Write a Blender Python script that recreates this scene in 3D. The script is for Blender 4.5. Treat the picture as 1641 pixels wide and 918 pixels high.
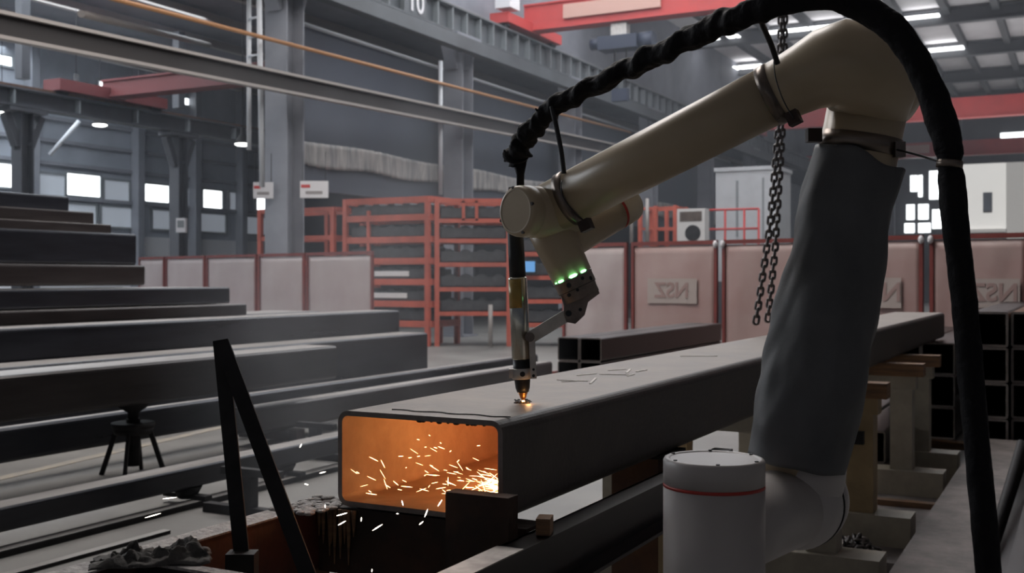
import bpy, bmesh, math, random
from mathutils import Vector, Matrix, noise
random.seed(7)
for o in list(bpy.data.objects): bpy.data.objects.remove(o)
SC = bpy.context.scene
COL = SC.collection

# ---------------------------------------------------------------- camera
F, CX, HY, EYE = 1763.0, 820.5, 445.0, 1.3        # focal length in pixels, centre column, horizon row, eye height
cam_d = bpy.data.cameras.new('camera'); cam = bpy.data.objects.new('camera', cam_d); COL.objects.link(cam)
cam.location = (0, 0, EYE); cam.rotation_euler = (math.pi/2, 0, 0)
cam_d.sensor_width = 36; cam_d.lens = 36*F/1641; cam_d.shift_y = -(459-HY)/1641
cam_d.clip_start = 0.05; cam_d.clip_end = 400
cam_d.dof.use_dof = True; cam_d.dof.focus_distance = 2.35; cam_d.dof.aperture_fstop = 7.5
SC.camera = cam
SC.view_settings.view_transform = 'Standard'; SC.view_settings.look = 'None'
SC.view_settings.gamma = 1; SC.view_settings.use_curve_mapping = False
SC.view_settings.exposure = -0.12

# ---------------------------------------------------------------- light
w = bpy.data.worlds.new('world'); SC.world = w; w.use_nodes = True
w.node_tree.nodes['Background'].inputs[0].default_value = (0.62, 0.72, 1.0, 1)
w.node_tree.nodes['Background'].inputs[1].default_value = 0.06

def area(name, loc, size, power, color=(1, 1, 1), rot=(0, 0, 0), sizey=None, spread=180):
    l = bpy.data.lights.new(name, 'AREA'); l.energy = power; l.color = color
    l.shape = 'RECTANGLE'; l.size = size; l.size_y = sizey or size; l.spread = math.radians(spread)
    o = bpy.data.objects.new(name, l); COL.objects.link(o); o.location = loc; o.rotation_euler = rot
    return o
RZ = -math.atan(0.5216)
area('roof_daylight_near', (-2.2, 10.5, 9.8), 7, 1100, (1.0, 0.95, 0.92), (0, 0, RZ), 5)
area('roof_daylight_far', (2.0, 24, 9.6), 16, 2300, (0.93, 0.96, 1.0), (0, 0, RZ), 14)
area('roof_daylight_left', (-12, 22, 7.2), 8, 1300, (0.85, 0.92, 1.0), (0, 0, RZ), 10)
area('side_window_daylight', (-14, 12, 4.5), 8, 520, (0.9, 0.94, 1.0), (math.radians(70), 0, math.radians(-125)), 3)
area('roof_fill', (22, 36, 6.4), 26, 1250, (0.97, 0.98, 1.0), (math.pi, 0, -RZ), 20)  # unseen fill light, added to brighten the underside of the roof
sun = bpy.data.lights.new('sun', 'SUN'); sun.energy = 5.5; sun.angle = 0.01
so = bpy.data.objects.new('sun', sun); COL.objects.link(so); so.rotation_euler = (math.radians(32), 0, RZ)

# ---------------------------------------------------------------- helpers
A = Vector((0.4625, 0.8866, 0)); B = Vector((0.8866, -0.4625, 0)); Z = Vector((0, 0, 1))
def AB(a, b, z=0.0):                                # hall grid: a along the beams, b across them
    return A*a + B*b + Z*z
def W(px, py, D):                                   # a sight line of the survey, at depth D
    return Vector(((px-CX)/F*D, D, EYE+(HY-py)/F*D))
def ab_of(p): return p.dot(A), p.dot(B)

def mat(name, col, rough=0.6, metal=0.0, var=0.0, scale=4.0, col2=None, bump=0.0, bscale=30.0, emit=None, es=0.0, stretch=None, alpha=None, trans=0.0, spec=None, lo=0.35, hi=0.65):
    m = bpy.data.materials.new(name); m.use_nodes = True
    nt = m.node_tree; bs = nt.nodes['Principled BSDF']
    bs.inputs['Base Color'].default_value = (*col, 1); bs.inputs['Roughness'].default_value = rough
    bs.inputs['Metallic'].default_value = metal
    if spec is not None: bs.inputs['Specular IOR Level'].default_value = spec
    tc = nt.nodes.new('ShaderNodeTexCoord'); mp = nt.nodes.new('ShaderNodeMapping')
    nt.links.new(tc.outputs['Object'], mp.inputs[0])
    if stretch: mp.inputs['Scale'].default_value = stretch
    if var > 0 or col2:
        n = nt.nodes.new('ShaderNodeTexNoise'); n.inputs['Scale'].default_value = scale; n.inputs['Detail'].default_value = 7; n.inputs['Roughness'].default_value = 0.62
        r = nt.nodes.new('ShaderNodeValToRGB')
        nt.links.new(mp.outputs[0], n.inputs['Vector']); nt.links.new(n.outputs['Fac'], r.inputs[0])
        c2 = col2 or tuple(min(1, c*(1+var)) for c in col)
        c1 = col if col2 else tuple(c*(1-var) for c in col)
        r.color_ramp.elements[0].color = (*c1, 1); r.color_ramp.elements[0].position = lo
        r.color_ramp.elements[1].color = (*c2, 1); r.color_ramp.elements[1].position = hi
        nt.links.new(r.outputs[0], bs.inputs['Base Color'])
        mr = nt.nodes.new('ShaderNodeMapRange'); mr.inputs['To Min'].default_value = max(0.05, rough-0.12); mr.inputs['To Max'].default_value = min(1, rough+0.12)
        nt.links.new(n.outputs['Fac'], mr.inputs[0]); nt.links.new(mr.outputs[0], bs.inputs['Roughness'])
    if bump > 0:
        n2 = nt.nodes.new('ShaderNodeTexNoise'); n2.inputs['Scale'].default_value = bscale; n2.inputs['Detail'].default_value = 5
        bp = nt.nodes.new('ShaderNodeBump'); bp.inputs['Strength'].default_value = bump; bp.inputs['Distance'].default_value = 0.01
        nt.links.new(mp.outputs[0], n2.inputs['Vector']); nt.links.new(n2.outputs['Fac'], bp.inputs['Height']); nt.links.new(bp.outputs[0], bs.inputs['Normal'])
    if emit:
        bs.inputs['Emission Color'].default_value = (*emit, 1); bs.inputs['Emission Strength'].default_value = es
    if trans: bs.inputs['Transmission Weight'].default_value = trans
    return m

M = {}
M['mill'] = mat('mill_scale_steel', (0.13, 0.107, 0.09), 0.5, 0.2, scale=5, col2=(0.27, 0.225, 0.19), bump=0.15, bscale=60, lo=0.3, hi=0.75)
M['mill_side'] = mat('shaded_mill_scale', (0.062, 0.054, 0.05), 0.5, 0.25, scale=5, col2=(0.10, 0.086, 0.078), bump=0.12, bscale=60)  # darker copy of the mill steel: shade on the tube sides put into colour
M['mill_in'] = mat('rusty_tube_inside', (0.26, 0.17, 0.11), 0.75, 0.0, scale=9, col2=(0.36, 0.25, 0.17), bump=0.3)
M['rim'] = mat('cut_tube_rim', (0.22, 0.19, 0.175), 0.5, 0.2, var=0.2, scale=20)
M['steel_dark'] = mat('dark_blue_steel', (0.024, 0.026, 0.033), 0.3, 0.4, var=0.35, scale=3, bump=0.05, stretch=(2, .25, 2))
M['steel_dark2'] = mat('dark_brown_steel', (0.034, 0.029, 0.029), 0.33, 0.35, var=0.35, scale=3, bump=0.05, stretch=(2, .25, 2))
M['tube_black'] = mat('unlit_tube_inside', (0.012, 0.011, 0.011), 0.95, spec=0.05)  # near black puts the shade inside the tubes into the colour
M['glare_top'] = mat('glare_steel_top', (0.27, 0.255, 0.245), 0.38, 0.1, col2=(0.40, 0.385, 0.375), scale=2.5, stretch=(3, .4, 3))  # window glare on the beam tops, painted in as a paler colour
M['black_steel'] = mat('black_steel', (0.022, 0.021, 0.022), 0.65, 0.0, var=0.4, scale=8, spec=0.2)
M['hot_edge'] = mat('bare_steel_edge', (0.35, 0.32, 0.3), 0.5, 0.5, var=0.3, scale=20)
M['rust'] = mat('red_oxide_primer', (0.10, 0.022, 0.012), 0.65, 0.0, col2=(0.045, 0.016, 0.012), scale=7, bump=0.2)
M['rust_dark'] = mat('burnt_rusty_steel', (0.02, 0.011, 0.008), 0.75, 0.1, col2=(0.075, 0.03, 0.015), scale=5, bump=0.4, bscale=40, lo=0.45, hi=0.8)
M['rust_brown'] = mat('brown_rusty_steel', (0.07, 0.03, 0.018), 0.7, 0.1, col2=(0.16, 0.07, 0.03), scale=6, bump=0.3)
M['slag'] = mat('dusty_slag', (0.28, 0.26, 0.25), 0.9, 0.0, col2=(0.5, 0.48, 0.46), scale=60, bump=0.8, bscale=120)
M['cream'] = mat('cream_paint', (0.36, 0.32, 0.25), 0.5, 0.0, var=0.18, scale=5)
M['ochre'] = mat('ochre_paint', (0.33, 0.235, 0.12), 0.55, 0.0, var=0.2, scale=5)
M['wood'] = mat('rough_timber', (0.28, 0.15, 0.07), 0.75, 0.0, col2=(0.12, 0.07, 0.045), scale=5, stretch=(1, 1, 8), bump=0.3)
M['robot'] = mat('robot_cream_shell', (0.47, 0.38, 0.26), 0.36, 0.0, var=0.05, scale=3)
M['robot_white'] = mat('robot_white_shell', (0.46, 0.43, 0.415), 0.42, 0.0, var=0.05, scale=3)
M['robot_cap'] = mat('robot_cap_shell', (0.60, 0.52, 0.40), 0.5, 0.0, var=0.05, scale=4)
M['red_ring'] = mat('red_seal', (0.45, 0.04, 0.03), 0.45)
M['seam'] = mat('dark_seam', (0.03, 0.025, 0.025), 0.6)
M['clamp'] = mat('clamp_steel', (0.20, 0.165, 0.14), 0.32, 0.75, var=0.15, scale=8)
M['clamp_dark'] = mat('clamp_block_steel', (0.045, 0.03, 0.025), 0.5, 0.5)
M['sleeve'] = mat('grey_arm_sleeve', (0.098, 0.10, 0.104), 0.6, 0.0, var=0.16, scale=6, bump=0.25, bscale=14)
M['hose'] = mat('black_hose_wrap', (0.0075, 0.007, 0.0085), 0.72, 0.0, bump=0.6, bscale=45, spec=0.18)
M['alu'] = mat('grey_alloy', (0.58, 0.55, 0.52), 0.4, 0.2, var=0.15, scale=20)
M['alu_dark'] = mat('brown_grey_alloy', (0.23, 0.185, 0.16), 0.45, 0.3, var=0.3, scale=20)
M['torch'] = mat('torch_barrel', (0.62, 0.60, 0.52), 0.22, 0.9, var=0.08, scale=8)
M['amber'] = mat('amber_label', (0.36, 0.24, 0.06), 0.35, 0.1, var=0.15, scale=20)
M['black'] = mat('black_rubber', (0.012, 0.012, 0.014), 0.45)
M['copper'] = mat('copper_nozzle', (0.75, 0.33, 0.12), 0.3, 0.9)
M['flame'] = mat('cutting_flame', (1, 0.6, 0.2), 0.5, emit=(1, 0.5, 0.15), es=9)
M['green'] = mat('green_status_light', (0.3, 1, 0.4), 0.5, emit=(0.28, 1.0, 0.36), es=4.5)
M['spark'] = mat('glowing_spark', (1, 0.6, 0.3), 0.5, emit=(1, 0.55, 0.25), es=9)
M['spark_w'] = mat('white_hot_spark', (1, 0.9, 0.8), 0.5, emit=(1, 0.86, 0.72), es=8)
M['jet'] = mat('molten_jet', (1, 0.7, 0.3), 0.5, emit=(1, 0.62, 0.22), es=26)
M['chain'] = mat('galvanised_chain', (0.16, 0.145, 0.14), 0.3, 0.85, var=0.3, scale=60)
M['red'] = mat('orange_red_paint', (0.50, 0.105, 0.065), 0.5, var=0.15, scale=3)
M['crane_red'] = mat('crane_red_paint', (0.52, 0.055, 0.05), 0.5, var=0.1, scale=1)
M['crane_pale'] = mat('faded_crane_panel', (0.60, 0.36, 0.30), 0.6)
M['fence_frame'] = mat('dark_red_frame', (0.16, 0.028, 0.022), 0.5, var=0.2, scale=4)
M['column'] = mat('grey_blue_column', (0.23, 0.24, 0.27), 0.6, var=0.12, scale=1.5)
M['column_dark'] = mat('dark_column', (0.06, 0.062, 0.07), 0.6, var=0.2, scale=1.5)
M['girder'] = mat('grey_girder', (0.10, 0.11, 0.12), 0.6, var=0.2, scale=1)
M['girder_rib'] = mat('girder_rib', (0.22, 0.24, 0.25), 0.6)
M['partition'] = mat('blue_grey_sheeting', (0.075, 0.088, 0.115), 0.6, var=0.12, scale=0.5)
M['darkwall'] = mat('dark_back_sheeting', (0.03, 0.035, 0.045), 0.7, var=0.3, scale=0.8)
M['plastic_strip'] = mat('gathered_plastic', (0.22, 0.22, 0.225), 0.45, col2=(0.55, 0.52, 0.49), scale=3, stretch=(3, 3, 0.3), lo=0.35, hi=0.7)
M['pipe'] = mat('grey_pipe', (0.34, 0.31, 0.29), 0.5)
M['crane_dull'] = mat('dull_red_paint', (0.16, 0.03, 0.03), 0.6)
M['pipe_light'] = mat('white_pipe', (0.55, 0.57, 0.6), 0.5)
M['pipe_orange'] = mat('orange_pipe', (0.40, 0.20, 0.09), 0.5)
M['web'] = mat('brown_black_web', (0.025, 0.022, 0.022), 0.7)
M['window'] = mat('daylit_pane', (1, 1, 1), 0.5, emit=(0.93, 0.97, 1), es=3.2)
M['window_dim'] = mat('frosted_pane', (0.6, 0.65, 0.7), 0.5, emit=(0.8, 0.87, 1), es=0.17)
M['lamp'] = mat('lamp_glow', (1, 1, 1), 0.5, emit=(1, 0.99, 0.96), es=7)
M['skylight'] = mat('roof_light', (1, 1, 1), 0.5, emit=(0.96, 0.98, 1), es=3.5)
M['wall'] = mat('pale_blue_cladding', (0.34, 0.37, 0.42), 0.7, var=0.15, scale=0.7)
M['white_wall'] = mat('white_dado', (0.8, 0.8, 0.82), 0.7)
M['far_wall'] = mat('grey_far_cladding', (0.17, 0.18, 0.2), 0.7, var=0.15, scale=0.5)
M['roof'] = mat('grey_roof_sheet', (0.52, 0.50, 0.51), 0.6, var=0.12, scale=0.8)
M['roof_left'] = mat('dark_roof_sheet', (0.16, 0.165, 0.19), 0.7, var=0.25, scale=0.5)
M['purlin'] = mat('dark_purlin', (0.06, 0.062, 0.068), 0.6)
M['cabin'] = mat('white_cabin_paint', (0.50, 0.52, 0.54), 0.5, var=0.06, scale=2)
M['white'] = mat('white_enamel', (0.62, 0.6, 0.58), 0.5)
M['sign'] = mat('white_sign', (0.72, 0.71, 0.73), 0.5)
M['sign_red'] = mat('sign_red', (0.55, 0.06, 0.06), 0.5)
M['sign_grey'] = mat('sign_grey', (0.3, 0.28, 0.28), 0.5)
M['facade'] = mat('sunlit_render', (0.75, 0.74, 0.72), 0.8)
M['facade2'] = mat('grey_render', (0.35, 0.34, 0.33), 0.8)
M['cloth'] = mat('grey_rag', (0.085, 0.08, 0.075), 0.9, var=0.4, scale=25, bump=0.4, bscale=90)
M['deck'] = mat('dusty_deck_plate', (0.12, 0.105, 0.10), 0.7, 0.1, col2=(0.24, 0.21, 0.20), scale=6, bump=0.3)
M['yellow_line'] = mat('worn_floor_line', (0.32, 0.28, 0.22), 0.8, col2=(0.23, 0.22, 0.205), scale=9)
M['logo_ground'] = mat('logo_ground', (0.37, 0.31, 0.285), 0.7)
M['logo_ink'] = mat('logo_ink', (0.29, 0.195, 0.18), 0.7)
M['bin'] = mat('dark_parts', (0.05, 0.055, 0.06), 0.5, var=0.3, scale=6)
M['hoist'] = mat('navy_hoist', (0.03, 0.04, 0.07), 0.5)
M['label_white'] = mat('white_label', (0.75, 0.75, 0.75), 0.5)
M['screen'] = mat('blue_display', (0.1, 0.3, 0.6), 0.5, emit=(0.15, 0.4, 0.8), es=0.5)
M['chalk'] = mat('chalk', (0.8, 0.76, 0.72), 0.9)
M['scorch'] = mat('scorched_scale', (0.035, 0.028, 0.025), 0.7)
# pink welding curtain: cloudy and a little glossy
M['curtain'] = mat('pink_curtain', (0.34, 0.215, 0.20), 0.42, 0.0, col2=(0.38, 0.275, 0.255), scale=1.6, bump=0.35, bscale=2.5)
M['curtain_pale'] = mat('pale_curtain', (0.36, 0.285, 0.28), 0.45, 0.0, col2=(0.42, 0.36, 0.35), scale=1.6, bump=0.35, bscale=2.5)
# concrete
M['floor'] = mat('concrete', (0.15, 0.145, 0.138), 0.5, 0.0, col2=(0.235, 0.228, 0.215), scale=0.9, bump=0.08, bscale=12)

class MB:
    def __init__(s): s.bm = bmesh.new(); s.mi = 0
    def _tag(s, fs):
        for f in fs: f.material_index = s.mi
    def box(s, x0, x1, y0, y1, z0, z1):
        v = [s.bm.verts.new((x, y, z)) for x in (x0, x1) for y in (y0, y1) for z in (z0, z1)]
        fs = [s.bm.faces.new([v[i] for i in q]) for q in ((0, 1, 3, 2), (4, 6, 7, 5), (0, 4, 5, 1), (2, 3, 7, 6), (0, 2, 6, 4), (1, 5, 7, 3))]
        s._tag(fs); return s
    def bar(s, p, q, w, h, up=Z):                    # box from p to q, w across, h along 'up'
        p = Vector(p); q = Vector(q); d = (q-p).normalized()
        side = d.cross(up).normalized(); u = side.cross(d).normalized()
        v = []
        for c in (p, q):
            for i, j in ((-1, -1), (1, -1), (1, 1), (-1, 1)): v.append(s.bm.verts.new(c+side*(i*w/2)+u*(j*h/2)))
        fs = [s.bm.faces.new([v[i] for i in f]) for f in ((3, 2, 1, 0), (4, 5, 6, 7), (0, 1, 5, 4), (1, 2, 6, 5), (2, 3, 7, 6), (3, 0, 4, 7))]
        s._tag(fs); return s
    def loft(s, pts, rads, seg=24, cap=True, rf=None, up=Z):
        pts = [Vector(p) for p in pts]; n = len(pts); rings = []
        t0 = (pts[1]-pts[0]).normalized()
        ref = up if abs(t0.dot(up)) < 0.95 else Vector((0, 1, 0))
        u = (ref-t0*ref.dot(t0)).normalized()
        for i, p in enumerate(pts):
            t = (pts[min(n-1, i+1)]-pts[max(0, i-1)]).normalized()
            u = (u-t*u.dot(t)).normalized(); v = t.cross(u)
            ring = []
            for k in range(seg):
                th = 2*math.pi*k/seg; r = rads[i]
                if rf: r = rf(i/(n-1), th, r)
                ring.append(s.bm.verts.new(p+(u*math.cos(th)+v*math.sin(th))*r))
            rings.append(ring)
        fs = []
        for i in range(n-1):
            for k in range(seg):
                k2 = (k+1) % seg
                f = s.bm.faces.new((rings[i][k], rings[i][k2], rings[i+1][k2], rings[i+1][k])); f.smooth = True; fs.append(f)
        if cap:
            fs.append(s.bm.faces.new(rings[0][::-1])); fs.append(s.bm.faces.new(rings[-1]))
        s._tag(fs); return s
    def cyl(s, p, q, r, r2=None, seg=24): return s.loft([p, q], [r, r if r2 is None else r2], seg)
    def prof(s, p, q, prof, seg=40):                 # lathe: prof = [(t along p..q in metres, radius)]
        p = Vector(p); d = (Vector(q)-p).normalized()
        return s.loft_straight(p, d, prof, seg)
    def loft_straight(s, p, d, prof, seg):
        ref = Z if abs(d.z) < 0.95 else Vector((0, 1, 0))
        u = (ref-d*ref.dot(d)).normalized(); v = d.cross(u); rings = []
        for t, r in prof:
            rings.append([s.bm.verts.new(p+d*t+(u*math.cos(2*math.pi*k/seg)+v*math.sin(2*math.pi*k/seg))*max(r, 1e-4)) for k in range(seg)])
        fs = []
        for i in range(len(rings)-1):
            for k in range(seg):
                k2 = (k+1) % seg
                f = s.bm.faces.new((rings[i][k], rings[i][k2], rings[i+1][k2], rings[i+1][k])); f.smooth = True; fs.append(f)
        fs.append(s.bm.faces.new(rings[0][::-1])); fs.append(s.bm.faces.new(rings[-1])); s._tag(fs); return s
    def ball(s, c, r, sx=1, sy=1, sz=1, seg=20):
        g = bmesh.ops.create_uvsphere(s.bm, u_segments=seg, v_segments=seg//2+2, radius=r, matrix=Matrix.Translation(Vector(c)) @ Matrix.Diagonal((sx, sy, sz, 1)))
        for v in g['verts']:
            for f in v.link_faces: f.smooth = True; f.material_index = s.mi
        return s
    def ibeam(s, w, h, tf, tw, y0, y1, x=0.0, z=0.0):    # I section along local y
        s.box(x-w/2, x+w/2, y0, y1, z, z+tf); s.box(x-w/2, x+w/2, y0, y1, z+h-tf, z+h); s.box(x-tw/2, x+tw/2, y0, y1, z+tf, z+h-tf); return s
    def hollow(s, w, h, L, t, r, inner=1, seg=5, rim=0, top=None):        # rounded rectangular tube along local y, bottom at z 0
        def loop(w_, h_, r_, y):
            vs = []
            for cx, cz, a0 in ((w_/2-r_, h_/2-r_, 0), (-w_/2+r_, h_/2-r_, 90), (-w_/2+r_, -h_/2+r_, 180), (w_/2-r_, -h_/2+r_, 270)):
                for k in range(seg+1):
                    th = math.radians(a0+90*k/seg); vs.append(s.bm.verts.new((cx+r_*math.cos(th), y, h/2+cz+r_*math.sin(th))))
            return vs
        o0, o1 = loop(w, h, r, 0), loop(w, h, r, L); ri = max(r-t, 0.004)
        i0, i1 = loop(w-2*t, h-2*t, ri, 0), loop(w-2*t, h-2*t, ri, L); n = len(o0)
        for k in range(n):
            k2 = (k+1) % n
            for q, mi, sm in (((o0[k], o1[k], o1[k2], o0[k2]), 0, True), ((i0[k], i0[k2], i1[k2], i1[k]), inner, True), ((o0[k], o0[k2], i0[k2], i0[k]), rim, False), ((o1[k], i1[k], i1[k2], o1[k2]), 0, False)):
                f = s.bm.faces.new(q); f.material_index = mi; f.smooth = False
                if top is not None and mi == 0 and o0[k] in q and min(v.co.z for v in q) > h-.002 and (q[0].co-q[1].co).length > L*.9: f.material_index = top
        return s
    def bevel(s, w=0.004, seg=2):
        es = [e for e in s.bm.edges if len(e.link_faces) == 2 and e.calc_face_angle(0) > 0.6]
        bmesh.ops.bevel(s.bm, geom=es, offset=w, segments=seg, affect='EDGES', clamp_overlap=True); return s
    def build(s, name, m, parent=None, loc=None, rot=None, world=False):
        """world=True: the verts are world points, moved into the parent's frame."""
        if world:
            base = parent if parent else None
            mw = Matrix.Identity(4)
            if parent: mw = chain(parent)
            elif loc is not None: mw = Matrix.Translation(loc)
            s.bm.transform(mw.inverted())
        bmesh.ops.recalc_face_normals(s.bm, faces=s.bm.faces)
        me = bpy.data.meshes.new(name); s.bm.to_mesh(me); s.bm.free()
        for mm in (m if isinstance(m, (list, tuple)) else [m]): me.materials.append(M[mm])
        o = bpy.data.objects.new(name, me); COL.objects.link(o)
        if parent: o.parent = parent
        if loc is not None: o.location = loc
        if rot is not None: o.rotation_euler = rot if not isinstance(rot, (int, float)) else (0, 0, rot)
        return o
def chain(o):
    m = Matrix.Translation(o.location) @ o.rotation_euler.to_matrix().to_4x4()
    return chain(o.parent) @ m if o.parent else m
def tag(o, label=None, cat=None, group=None, kind=None):
    if label: o['label'] = label
    if cat: o['category'] = cat
    if group: o['group'] = group
    if kind: o['kind'] = kind
    return o
def thing(name, label, cat, loc=(0, 0, 0), rot=0, group=None):
    o = bpy.data.objects.new(name, None); COL.objects.link(o); o.empty_display_size = 0.1
    o.location = loc; o.rotation_euler = (0, 0, rot) if isinstance(rot, (int, float)) else rot
    return tag(o, label, cat, group)
def struct(o): o['kind'] = 'structure'; return o
def copy_tree(o, parent=None):
    c = o.copy(); COL.objects.link(c); c.parent = parent
    for ch in list(o.children): copy_tree(ch, c)
    return c

# ================================================================ STRUCTURE
struct(MB().box(-70, 70, -30, 110, -0.2, 0).build('floor', 'floor'))
p, q = Vector((-3.35, 7.0, 0.0)), Vector((-2.45, 9.8, 0.0))
struct(MB().bar(p-(q-p)*1.5+Z*0.002, q+(q-p)*2+Z*0.002, 0.10, 0.004).build('trim_1', 'yellow_line'))
# roof over the main bay and over the left bay
struct(MB().box(-13.0, 40, -18, 62, 0, 0.15).build('ceiling', 'roof', loc=(0, 0, 10.3), rot=RZ))
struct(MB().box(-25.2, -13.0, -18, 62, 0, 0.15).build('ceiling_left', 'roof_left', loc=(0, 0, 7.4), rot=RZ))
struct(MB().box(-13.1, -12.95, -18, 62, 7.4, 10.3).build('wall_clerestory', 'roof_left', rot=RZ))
k = 1
for i in range(5):
    k += 1; a = 33.2+6*i
    struct(MB().ibeam(0.3, 0.5, 0.05, 0.08, -12.9, 34, x=0, z=0).build('trim_%d' % k, 'purlin', loc=AB(a, 0, 9.75), rot=RZ-math.pi/2))
for i in range(26):
    k += 1; b = -11.6+1.5*i
    struct(MB().box(-0.11, 0.11, 26, 62, 10.05, 10.3).build('trim_%d' % k, 'purlin', loc=AB(0, b, 0), rot=RZ))
for i in range(6):
    k += 1; b = -23.5+1.9*i
    struct(MB().box(-0.07, 0.07, 0, 60, 7.15, 7.35).build('trim_%d' % k, 'pipe', loc=AB(0, b, 0), rot=RZ))
# rows of roof lights (daylight panels in the roof)
SKY = [(34.5, [(-8.4, -6.9), (-6.6, -5.4)]), (39.5, []), ]
def roof_light(a, b0, b1, d=0.9):
    global k
    k += 1
    struct(MB().box(b0, b1, a-d/2, a+d/2, 10.0, 10.04).build('trim_%d' % k, 'skylight', rot=RZ))
def b_at(px, a):                                    # b where the sight line px meets the row a
    r = (px-CX)/F; D = a/(r*0.4625+0.8866); return (r*0.8866-0.4625)*D
for aa, spans in ((39.4, ((1130, 1157), (1172, 1181), (1184, 1190), (1232, 1262), (1266, 1300), (1303, 1345), (1349, 1400), (1404, 1450), (1453, 1508))),
                  (41.0, ((962, 982), (984, 1020), (1022, 1060))),
                  (45.2, ((1086, 1108), (1111, 1140), (1147, 1158), (1173, 1186), (1189, 1226), (1470, 1488), (1491, 1546)))):
    for px0, px1 in spans: roof_light(aa, b_at(px0, aa), b_at(px1, aa), 1.3)
# left long wall with its windows
wl = MB(); wl.box(-24.7, -24.5, 8, 62, 2.5, 7.4); wl.mi = 1; wl.box(-24.7, -24.45, 8, 62, 0, 2.5)
struct(wl.build('wall_left', ['wall', 'white_wall'], rot=RZ))
nwin = 0
def window(a0, a1, z0, z1, b=-24.5, m='window', frame=True):
    global nwin
    nwin += 1
    f = MB()
    for (y0, y1, zz0, zz1) in ((a0-.06, a0, z0-.06, z1+.06), (a1, a1+.06, z0-.06, z1+.06), (a0, a1, z0-.06, z0), (a0, a1, z1, z1+.06)): f.box(b, b+.08, y0, y1, zz0, zz1)
    o = struct(f.build('window_%d' % nwin, 'girder_rib', rot=RZ))
    MB().box(b+.01, b+.04, a0, a1, z0, z1).build('pane', m, o)
for a0, a1, z0, z1 in ((17.9, 19.3, 3.62, 4.2), (20.82, 21.95, 3.55, 4.13), (23.6, 24.55, 3.55, 4.05), (26.0, 26.85, 3.5, 4.05), (28.5, 29.2, 3.55, 4.0)): window(a0, a1, z0, z1)
for a0, a1 in ((19.8, 20.75), (22.1, 23.0), (25.0, 25.7), (27.2, 28.0)): window(a0, a1, 3.45, 4.05, m='window_dim')
for a0, a1 in ((20.6, 21.8), (22.0, 23.4), (23.9, 25.2), (25.5, 27.0), (27.6, 29.4), (30, 32)): window(a0, a1, 2.75, 3.3, m='window_dim')
for a0, a1 in ((16.7, 17.3), (18.5, 19.1), (19.3, 19.9)): window(a0, a1, 6.72, 6.95)
for a0, a1 in ((21.9, 22.4), (22.7, 23.2), (23.5, 24.0), (24.9, 25.5)): window(a0, a1, 6.6, 6.8)
for z in (3.4, 4.3, 4.9, 5.5, 6.1):
    k += 1; struct(MB().box(-24.5, -24.38, 8, 60, z, z+0.1).build('trim_%d' % k, 'column', rot=RZ))
for a in (17.0, 19.6, 23.2, 25.5, 27.6, 30.4):
    k += 1; struct(MB().box(-24.45, -24.15, a-0.12, a+0.12, 0, 7.4).build('trim_%d' % k, 'column', rot=RZ))
# hanging partition beside the column row, darker sheeting beyond it
struct(MB().box(-13.05, -12.95, 15.5, 62, 2.95, 6.0).build('wall_partition', 'partition', rot=RZ))
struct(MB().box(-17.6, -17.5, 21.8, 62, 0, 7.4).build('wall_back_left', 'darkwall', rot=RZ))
k += 1; struct(MB().cyl((-12.9, 15.5, 6.02), (-12.9, 44, 6.02), 0.035).build('trim_%d' % k, 'pipe_light', rot=RZ))
# far wall with an opening on the right, seen daylight windows, and the sunlit building outside
fw = MB(); fw.box(-13, -5.8, 62, 62.2, 0, 10.3); fw.box(-5.8, 6, 62, 62.2, 7.25, 10.3); fw.box(6, 40, 62, 62.2, 0, 10.3); fw.box(-25, -13, 62, 62.2, 0, 7.4)
struct(fw.build('wall_far', 'far_wall', rot=RZ))
for b0, b1, z0, z1 in ((-8.3, -7.95, 5.9, 6.75), (-7.9, -7.7, 5.6, 6.75), (-7.35, -6.55, 5.45, 6.95), (-8.5, -8.1, 4.4, 5.2), (-7.9, -7.4, 4.4, 5.2), (-7.2, -6.7, 3.9, 4.9), (-8.6, -8.1, 3.7, 4.2), (-7.9, -7.3, 3.7, 4.2), (-3.9, -1.2, 8.0, 8.75), (-1.0, 1.6, 8.0, 8.75)):
    nwin += 1
    o = struct(MB().box(b0-.05, b1+.05, 61.93, 62.0, z0-.05, z1+.05).build('window_%d' % nwin, 'girder_rib', rot=RZ))
    MB().box(b0, b1, 61.88, 61.93, z0, z1).build('pane', 'window', o)
for b in (-9.2, -6.3, -5.85):
    k += 1; struct(MB().box(b-.12, b+.12, 61.6, 61.9, 0, 10.0).build('trim_%d' % k, 'column', rot=RZ))
fc = thing('office_building', 'sunlit white building seen outside through the far doorway, one small dark window', 'building', AB(70, 0, 0), RZ)
MB().box(-12, -4.1, 0, 4, 0, 9).build('wall', 'facade', fc)
MB().box(-4.05, 9, -0.6, 4, 0, 12).build('wing', 'facade2', fc)
MB().box(-5.35, -4.85, -0.06, 0.02, 5.2, 6.3).build('window', 'darkwall', fc)
MB().box(-12, -4.1, -0.25, 0, 3.95, 4.15).build('ledge', 'facade2', fc)

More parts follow.
